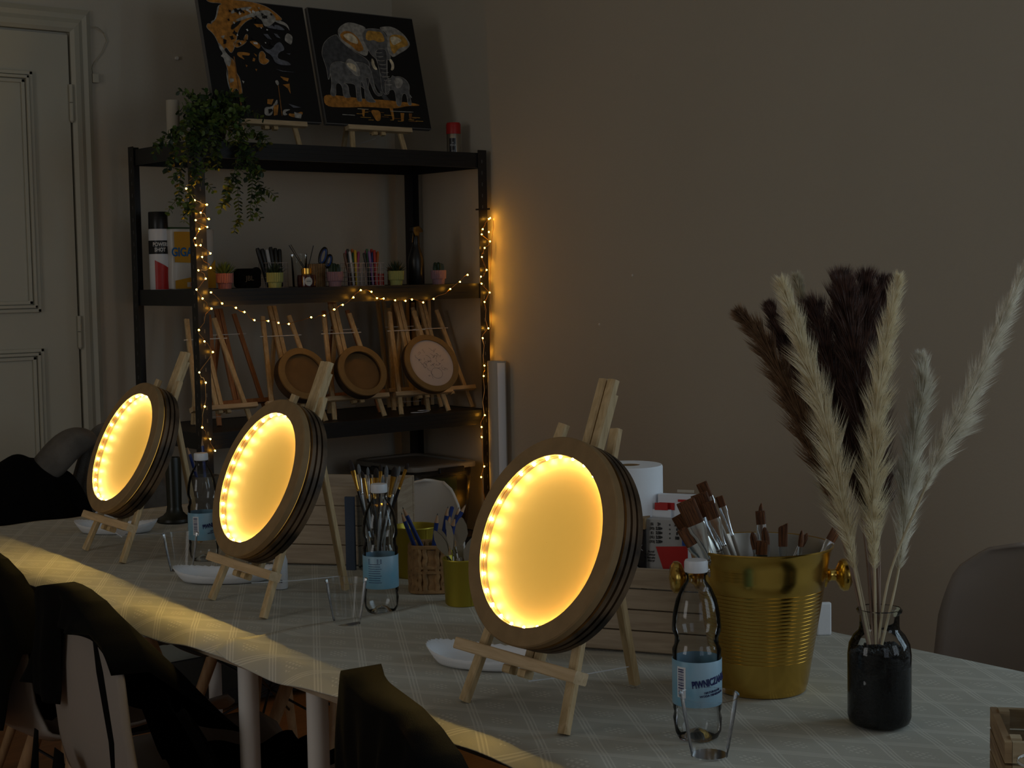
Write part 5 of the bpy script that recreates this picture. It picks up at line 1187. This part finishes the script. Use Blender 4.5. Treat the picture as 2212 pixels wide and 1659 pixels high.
t = root('reed_diffuser', (2.732, 4.405, Z), radians(-20)); tag(t, 'dark red diffuser jar with gold collar, round label and black reeds', 'diffuser')
MB().lathe([(.0005,0),(.028,0),(.031,.003),(.032,.030),(.030,.041),(.018,.045),(.0005,.045)], 40).build('jar', mat('dark_red_glass', (.05,.008,.008), .12, coat=.5), t, smooth=True)
MB().lathe([(.0005,.045),(.0175,.045),(.0175,.063),(.0165,.064),(.0005,.064)], 36).build('collar', gold_ferrule, t, smooth=True)
m = MB(); cyl_patch(m, .0325, -.42, .42, lambda k: .020-.014*math.sqrt(max(0,1-(2*k-1)**2)), lambda k: .020+.014*math.sqrt(max(0,1-(2*k-1)**2))); m.build('label', packw, t)
text_obj('lettering', '~~~~\nROMA\n~~~', .005, T((0,0,.020)), ink, t, bend=.0327)
for k, (dx, dy, L) in enumerate(((-.050,.01,.125),(-.040,.03,.128),(.034,.02,.122))):
    MB().tube([(-.004+.004*k, 0, .055), (dx-.004, dy, .055+L*.68)], .0014, 6).build('reed', black_pl, t)
t = MB().lathe([(.0005,.001),(.022,.001),(.024,.004),(.0275,.115)], 40).build('drinking_glass', glass_m, smooth=True); t.location = (2.800, 4.560, Z); tag(t, 'tall clear drinking glass behind the diffuser', 'glass')
t = root('scissors', (2.835, 4.500, Z+.004)); t.rotation_euler = (radians(-6), radians(24), 0); tag(t, 'scissors with black and blue handles standing blades down', 'scissors')
m = MB(); m.bar((0,0,0), (0,0,.07), .010, .002, (1,0,0)); m.build('blade', inner_steel, t)
for s_, (cx_, cz_, ra, rb) in zip((-1, 1), ((-.013,.105,.013,.030), (.014,.098,.011,.022))):
    MB().tube([(cx_+ra*cos(a), 0, cz_+rb*sin(a)) for a in [2*pi*i/28 for i in range(29)]], .0042, 8).build('handle', black_pl, t, smooth=True)
    MB().tube([(cx_+ra*.72*cos(a), -.001, cz_+rb*.82*sin(a)) for a in [2*pi*i/28 for i in range(29)]], .0028, 8).build('grip_lining', blue_m, t, smooth=True)
MB().tube([(0,0,.058),(-.012,0,.080)], .005, 8).build('shank', black_pl, t); 
t = MB(); n_ = 20
for k in range(n_):
    a = 2*pi*k/n_; t.tube([(.026*cos(a), .026*sin(a), 0), (.027*cos(a+.1), .027*sin(a+.1), .078)], .0042, 6)
t = t.build('stick_pot', wicker_m, smooth=True); t.location = (2.815, 4.475, Z); tag(t, 'brown rod-sided pot holding the scissors', 'pot')
wire_basket(2.885, 4.560, .065, .06, .080, mat('dark_wire', (.06,.04,.03), .5), 'dark wire basket behind the mauve pot left of the pens')
t = root('spray_bottle', (3.205, 4.440, Z), radians(15)); tag(t, 'black trigger spray bottle standing in front of the rear post', 'spray bottle')
MB().lathe([(.0005,0),(.026,0),(.0285,.003),(.0285,.085),(.026,.100),(.017,.128),(.0125,.140),(.0125,.148),(.0005,.148)], 40).build('body', black_pl, t, smooth=True)
MB().lathe([(.0005,.146),(.0135,.146),(.0135,.168),(.0115,.172),(.0005,.172)], 24).build('collar', black_pl, t, smooth=True)
m = MB(); m.add([(x, y, z) for y in (-.009,.009) for x, z in ((-.024,.188),(-.022,.204),(.010,.208),(.030,.196),(.034,.186),(.012,.184),(.010,.170),(-.012,.170))], [tuple(range(8)), tuple(range(15,7,-1))]+[(k,(k+1)%8,8+(k+1)%8,8+k) for k in range(8)]); m.build('head', black_pl, t, bevel=.002)
m = MB(); m.bar((-.018,0,.184), (-.024,0,.148), .007, .010, (1,0,0), .001); m.build('trigger', black_pl, t)
t = MB().box((0,0,.021), (.042,.035,.042)).build('red_box', red_m, bevel=.002); t.location = (3.060, 4.475, Z); tag(t, 'small red box between the right pen basket and the lime pot', 'box')
m = MB()
for k in range(11): m.lathe([(.024,.003+.0055*k),(.0268,.0058+.0055*k),(.024,.0085+.0055*k)], 24)
t = m.build('twine_ball', wicker_m, smooth=True); t.location = (3.168, 4.520, Z); tag(t, 'spool of brown twine behind the lime aloe pot', 'twine')

# ------------------------------------------------------------------ low tier: storage box
t = root('storage_box', (3.268, 4.560, ZS['low'])); tag(t, 'translucent plastic storage box with lid on the low shelf', 'storage box')
frost = thin('frosted_plastic', (.80,.75,.66), .03, .3, 1.3)
def sb(u, v):
    a = 2*pi*u; p = .22; k = .90+.10*v; return (.138*k*math.copysign(abs(cos(a))**p, cos(a)), .180*k*math.copysign(abs(sin(a))**p, sin(a)), .003+.245*v)
m = MB(); m.grid(72, 6, sb, True); m.f.append(tuple(range(71,-1,-1))); m.m.append(0); m.build('bin', frost, t, smooth=True, solid=.002)
def ld(u, v):
    a = 2*pi*u; p = .22; R_ = [(1.0,.248),(1.07,.246),(1.08,.252),(1.07,.262),(1.02,.266),(.93,.264),(.90,.258),(.01,.257)][round(v*7)]
    return (.138*R_[0]*math.copysign(abs(cos(a))**p, cos(a)), .180*R_[0]*math.copysign(abs(sin(a))**p, sin(a)), R_[1])
MB().grid(72, 8, ld, True).build('lid', white_dim, t, smooth=True) if False else MB().grid(72, 8, ld, True).build('lid', mat('lid_plastic', (.22,.20,.17), .45), t, smooth=True)
MB().box((.01,-.205,.245), (.11,.012,.020)).build('clip', black_pl, t, bevel=.003)
MB().box((-.157,.0,.245), (.010,.10,.018)).build('clip', black_pl, t, bevel=.003)
for k, (c, x, w) in enumerate((((.02,.06,.15), -.085, .04), ((.30,.18,.03), -.04, .04), ((.03,.14,.03), .03, .09))):
    o = MB().box((0,0,.055), (w,.06,.11)).build('boxed_paint', mat('content_%d' % k, c, .5)); o.location = (3.268+x, 4.440, ZS['low']+.10)
    tag(o, ['blue packet showing dimly through the storage box', 'ochre packet showing dimly through the storage box', 'green packet showing dimly through the storage box'][k], 'packet')
    b_ = MB().box((0,0,.045), (w,.06,.09)).build('packed_carton', mdf_dark); b_.location = (3.268+x, 4.440, ZS['low']+.007); tag(b_, ['carton under the blue packet inside the storage box', 'carton under the ochre packet inside the storage box', 'carton under the green packet inside the storage box'][k], 'carton')

# white roll of paper between the rack and the wall
t = root('paper_roll', (3.428, 4.275, 0)); tag(t, 'tall off-white roll of paper standing between the rack and the right wall', 'paper roll')
m = MB(); m.lathe([(.024,0.001),(.033,0.001),(.033,1.065),(.024,1.065)], 40, closed=True); m.build('roll', mat('roll_paper', (.42,.41,.37), .8, bump=.1, bscale=40), t, smooth=True)
MB().grid(12, 20, lambda u, v: ((.0345)*cos(-2.2+u*.9), .0345*sin(-2.2+u*.9)-.002*u, .02+1.04*v-.02*sin(v*40)*u*.1)).build('loose_edge', paper, t, smooth=True, solid=.0006)

# ================================================================== TOP OF THE RACK
Z = ZS['top']
easel('easel', (2.652, 4.470, Z), 0, 1.0, 14.5, 'pine easel on top of the rack holding the painted face', 'easel', 'easels on top of the rack', None, .40)
easel('easel', (3.082, 4.470, Z), 0, 1.0, 14.5, 'pine easel on top of the rack holding the elephant painting', 'easel', 'easels on top of the rack', None, .40)
def painting(x, w, h, label, layers, pal, lined=()):
    al = radians(14.5); t = root('canvas_painting', (x, 4.462, Z+.0895), 0, -al); tag(t, label, 'painting')
    MB().box((0, .010, h/2), (w, .018, h-.0)).build('canvas', canvas_side, t, label='stretched canvas with pale sides')
    m = MB(); m.box((0, .0004, h/2), (w-.002, .0008, h-.006)); m.build('black_ground', canvas_black, t)
    order = []; names = []; m = MB(); mats = list(dict.fromkeys(c for _, c in layers))
    k = 0
    def smooth(p):
        for _ in range(2): p = [q for i in range(len(p)) for q in ((p[i][0]*.78+p[(i+1)%len(p)][0]*.22, p[i][1]*.78+p[(i+1)%len(p)][1]*.22), (p[i][0]*.22+p[(i+1)%len(p)][0]*.78, p[i][1]*.22+p[(i+1)%len(p)][1]*.78))]
        return p
    for key, c in layers:
        k += 1; m.mi = mats.index(c); pts = pal[key]
        if len(pts) > 4: pts = smooth(pts)
        if key in lined:
            m.mi = mats.index('lgrey'); pp = [((u-.5)*w, -.0005-.00006*k, v*h) for u, v in pts]; m.tube(pp+[pp[0]], .0008, 4, False); m.mi = mats.index(c)
        m.add([((u-.5)*w, -.0004-.00006*k, v*h) for u, v in pts], [tuple(range(len(pts)))])
    m.build('painted_motif', [PM[c] for c in mats], t); return t
PM = {c: mat('paint_'+c, v, .5, var=.35, vscale=60) for c, v in dict(gold=(0.455,0.193,0.032), ochre=(0.560,0.298,0.052), grey=(0.149,0.149,0.149), dgrey=(0.070,0.072,0.077), lgrey=(0.350,0.333,0.298), white=(0.700,0.682,0.647), cream=(0.735,0.630,0.438), dark=(0.006,0.006,0.007), brown=(0.245,0.105,0.026), blue=(0.131,0.140,0.166)).items()}
LCd = [(k, 'gold' if k[0] == 'g' else 'brown' if k[0] == 'l' else 'lgrey' if k[0] == 'w' else 'dark' if k[0] == 'k' else 'blue') for k in LC]
def fleck(base, n, seed, sz, rnd_box):
    rnd = random.Random(seed); out = {}
    for i in range(n):
        x = rnd.uniform(rnd_box[0], rnd_box[2]); y = rnd.uniform(rnd_box[1], rnd_box[3]); a0 = rnd.uniform(-.9,.9); L = sz*rnd.uniform(.6,1.8); W = L*.22
        out['%s%d' % (base, i)] = [(x+L*cos(a0+q)*(.5 if j % 2 else 1)-W*sin(q), y+L*sin(a0+q)*(.4 if j % 2 else 1)) for j, q in enumerate([0,.5,1.2,2.4,pi,3.8,4.6,5.5])]
    return out
fl1 = fleck('f', 14, 3, .011, (.20,.62,.62,.95)); fl2 = fleck('h', 30, 5, .016, (.25,.60,.70,.92)); LC2 = dict(LC); LC2.update(fl1); LC2.update(fl2)
painting(2.645, .398, .412, 'canvas with a golden splashed woman face in profile on black', LCd+[(k, 'white') for k in fl1]+[(k, 'dark') for k in fl2], LC2, ('g1','g2','g3','g6'))
RL = [('body','dgrey'),('leg','dgrey'),('ground','gold'),('earL','lgrey'),('earLin','gold'),('earLlight','cream'),('earR','lgrey'),('earRin','ochre'),('earRlight','cream'),('head','grey'),('headgold','ochre'),('trunk','dgrey'),('tuskL','cream'),('tuskR','cream'),('mbody','grey'),('mear','lgrey'),('mearin','cream'),('baby','grey'),('bear','lgrey'),('r1','gold'),('r2','gold'),('r3','gold'),('r4','gold'),('r5','brown'),('s1','lgrey'),('s2','lgrey'),('s3','cream')]
RC2 = dict(RC)
tr = [(u, v) for u, v in RC['trunk']]
for i in range(9):       # wrinkles across the trunk, ripples on the water
    v_ = .66-.035*i; u_ = .60+.006*i; RC2['w%d' % i] = [(u_-.035,v_),(u_,v_-.006),(u_+.035,v_+.002),(u_+.035,v_-.004),(u_,v_-.013),(u_-.035,v_-.006)]; RL.append(('w%d' % i, 'lgrey'))
rnd = random.Random(8)
for i in range(16):
    u_ = rnd.uniform(.25,.85); v_ = rnd.uniform(.05,.13); L = rnd.uniform(.03,.10); RC2['q%d' % i] = [(u_,v_),(u_+L,v_+.001),(u_+L,v_-.004),(u_,v_-.004)]; RL.append(('q%d' % i, 'ochre' if i % 3 else 'brown'))
painting(3.082, .438, .415, 'canvas with three elephants by the water on black', RL, RC2, ('body','earL','earR','head','mbody','mear','baby','bear','trunk'))
t = root('spray_can', (3.393, 4.455, Z)); tag(t, 'silver aerosol can with bright red cap at the right end of the rack top', 'spray can')
MB().lathe([(.0005,0),(.0235,0),(.0255,.002),(.0255,.075),(.0235,.079),(.0005,.079)], 36).build('body', inner_steel, t, smooth=True)
MB().lathe([(.0005,.076),(.0262,.076),(.0262,.108),(.0235,.116),(.0005,.117)], 36).build('cap', red_m, t, smooth=True)
m = MB(); cyl_patch(m, .0258, -1.3, -.35, lambda k: .004, lambda k: .060); m.build('label', handle_black, t)
text_obj('small_print', '|||', .016, T((0,0,.012)) @ RZ(-.75), white_ink, t, bend=.0260); text_obj('small_print', 'e\nMAX', .010, T((0,0,.040)) @ RZ(-.75), white_ink, t, bend=.0260)
t = MB().lathe([(.0005,0),(.020,0),(.021,.002),(.021,.152),(.020,.154),(.0005,.154)], 28).build('white_candle', wall_m, smooth=True); t.location = (2.375, 4.620, Z); tag(t, 'white pillar candle behind the hanging plant on the rack top', 'candle')

# hanging artificial plant
t = root('hanging_plant', (2.420, 4.440, Z)); tag(t, 'bushy green trailing plant hanging over the left corner of the rack', 'potted plant')
MB().lathe([(.0005,.0),(.036,.0),(.046,.070),(.048,.070),(.048,.075),(.044,.075),(.040,.065),(.0005,.062)], 32).build('pot', black_pl, t, smooth=True)
base = Vector((2.420, 4.440, Z)); ml = MB(); ms = MB(); rnd = random.Random(11)
def leaf(p, d, n_, s_):
    d = d.normalized(); n_ = (n_-d*n_.dot(d)).normalized(); w = d.cross(n_); c = p
    ml.mi = rnd.choice((0,0,1))
    ml.add([c, c+d*s_*.30+w*s_*.30+n_*s_*.05, c+d*s_*.70+w*s_*.33+n_*s_*.07, c+d*s_*1.0, c+d*s_*.70-w*s_*.33+n_*s_*.07, c+d*s_*.30-w*s_*.30+n_*s_*.05, c+d*s_*.55], [(0,1,6),(1,2,6),(2,3,6),(3,4,6),(4,5,6),(5,0,6)])
def twig(pts, dens=.011, ls=.021):
    P_ = [Vector(p)-base for p in pts]; path = []
    for i in range(len(P_)-1):
        p0, p1, p2, p3 = P_[max(i-1,0)], P_[i], P_[i+1], P_[min(i+2,len(P_)-1)]
        for k in range(5):
            s_ = k/5; path.append(.5*((2*p1)+(p2-p0)*s_+(2*p0-5*p1+4*p2-p3)*s_*s_+(3*p1-p0-3*p2+p3)*s_**3))
    path.append(P_[-1]); ms.tube(path, .0009, 5)
    acc = 0; a = rnd.random()*6
    for q0, q1 in zip(path, path[1:]):
        L = (q1-q0).length; td = (q1-q0).normalized() if L > 1e-6 else Vector((0,0,-1)); ax = td.orthogonal().normalized(); ay = td.cross(ax)
        while acc < L:
            c = q0+td*acc; a += 1.57+rnd.uniform(-.4,.4)
            for s2 in (0, pi):
                r = ax*cos(a+s2)+ay*sin(a+s2); leaf(c, r+td*.55+Vector((0,0,-.15)), td*-1+Vector((0,0,.6)), ls*rnd.uniform(.7,1.15))
            acc += dens
        acc -= L
for i, s_ in enumerate(STEMS): 
    twig(s_)
    if len(s_) > 3:      # side shoots
        for k in range(5):
            j = rnd.randrange(1, len(s_)-1); p = Vector(s_[j]).lerp(Vector(s_[j+1]), rnd.random()); d = Vector((rnd.uniform(-1,1), rnd.uniform(-.6,.15), rnd.uniform(-1.2,.3))).normalized()*rnd.uniform(.03,.06)
            twig([p, p+d*.6, p+d+Vector((0,0,-.012))])
for k in range(46):
    a = rnd.random()*2*pi; r = rnd.uniform(.05,.105); h = rnd.uniform(.07,.165)
    p0 = base+Vector((0,0,.07)); p1 = base+Vector((cos(a)*r*.6, sin(a)*r*.5, h)); p2 = base+Vector((cos(a)*r*1.2, sin(a)*r*.8, h-rnd.uniform(-.03,.06)))
    twig([p0, p1, p2])
ms.build('stems', stem_m, t, smooth=True)
fo = ml.build('foliage', [leaf_m, leaf_dark], t); fo['kind'] = 'stuff'

# ================================================================== FAIRY LIGHTS
t = root('fairy_lights', (2.31, 4.318, 1.60)); tag(t, 'string of warm fairy lights wound round the rack posts and swagged along the shelf', 'string lights'); fb = Vector(t.location)
bm_ = bulb_mesh('bulb', .0028, fairy_mat); rnd = random.Random(21)
def wire(pts, wob=.006, yo=0):
    path = []
    for p, q in zip(pts, pts[1:]):
        p = Vector(p)-fb; q = Vector(q)-fb; path.append(p)
        for k in (.33, .66): path.append(p.lerp(q, k)+Vector((rnd.uniform(-1,1)*wob, rnd.uniform(-.5,.5)*wob, rnd.uniform(-1,1)*wob)))
    path.append(Vector(pts[-1])-fb); MB().tube(path, .0010, 5).build('wire', copper, t, smooth=True)
for grp in (POST, SWAG, RIGHT): wire(grp)
wire([(3.450, p[1]+.02, p[2]) for p in WALL], .003)
for grp in (POST, SWAG, RIGHT):
    for p in grp:
        o = bpy.data.objects.new('bulb', bm_); link(o); o.parent = t; o.location = Vector(p)-fb+Vector((0,-.003,0))
for p in WALL:
    o = bpy.data.objects.new('bulb', bm_); link(o); o.parent = t; o.location = Vector((3.452, p[1]+.045, p[2]))-fb
# black clip on the right post
o = MB().bar((3.385,4.322,1.600), (3.445,4.322,1.603), .006, .006, (0,0,1)).build('cable_clip', black_pl); tag(o, 'small black clip tied round the right rack post above the lights', 'clip')
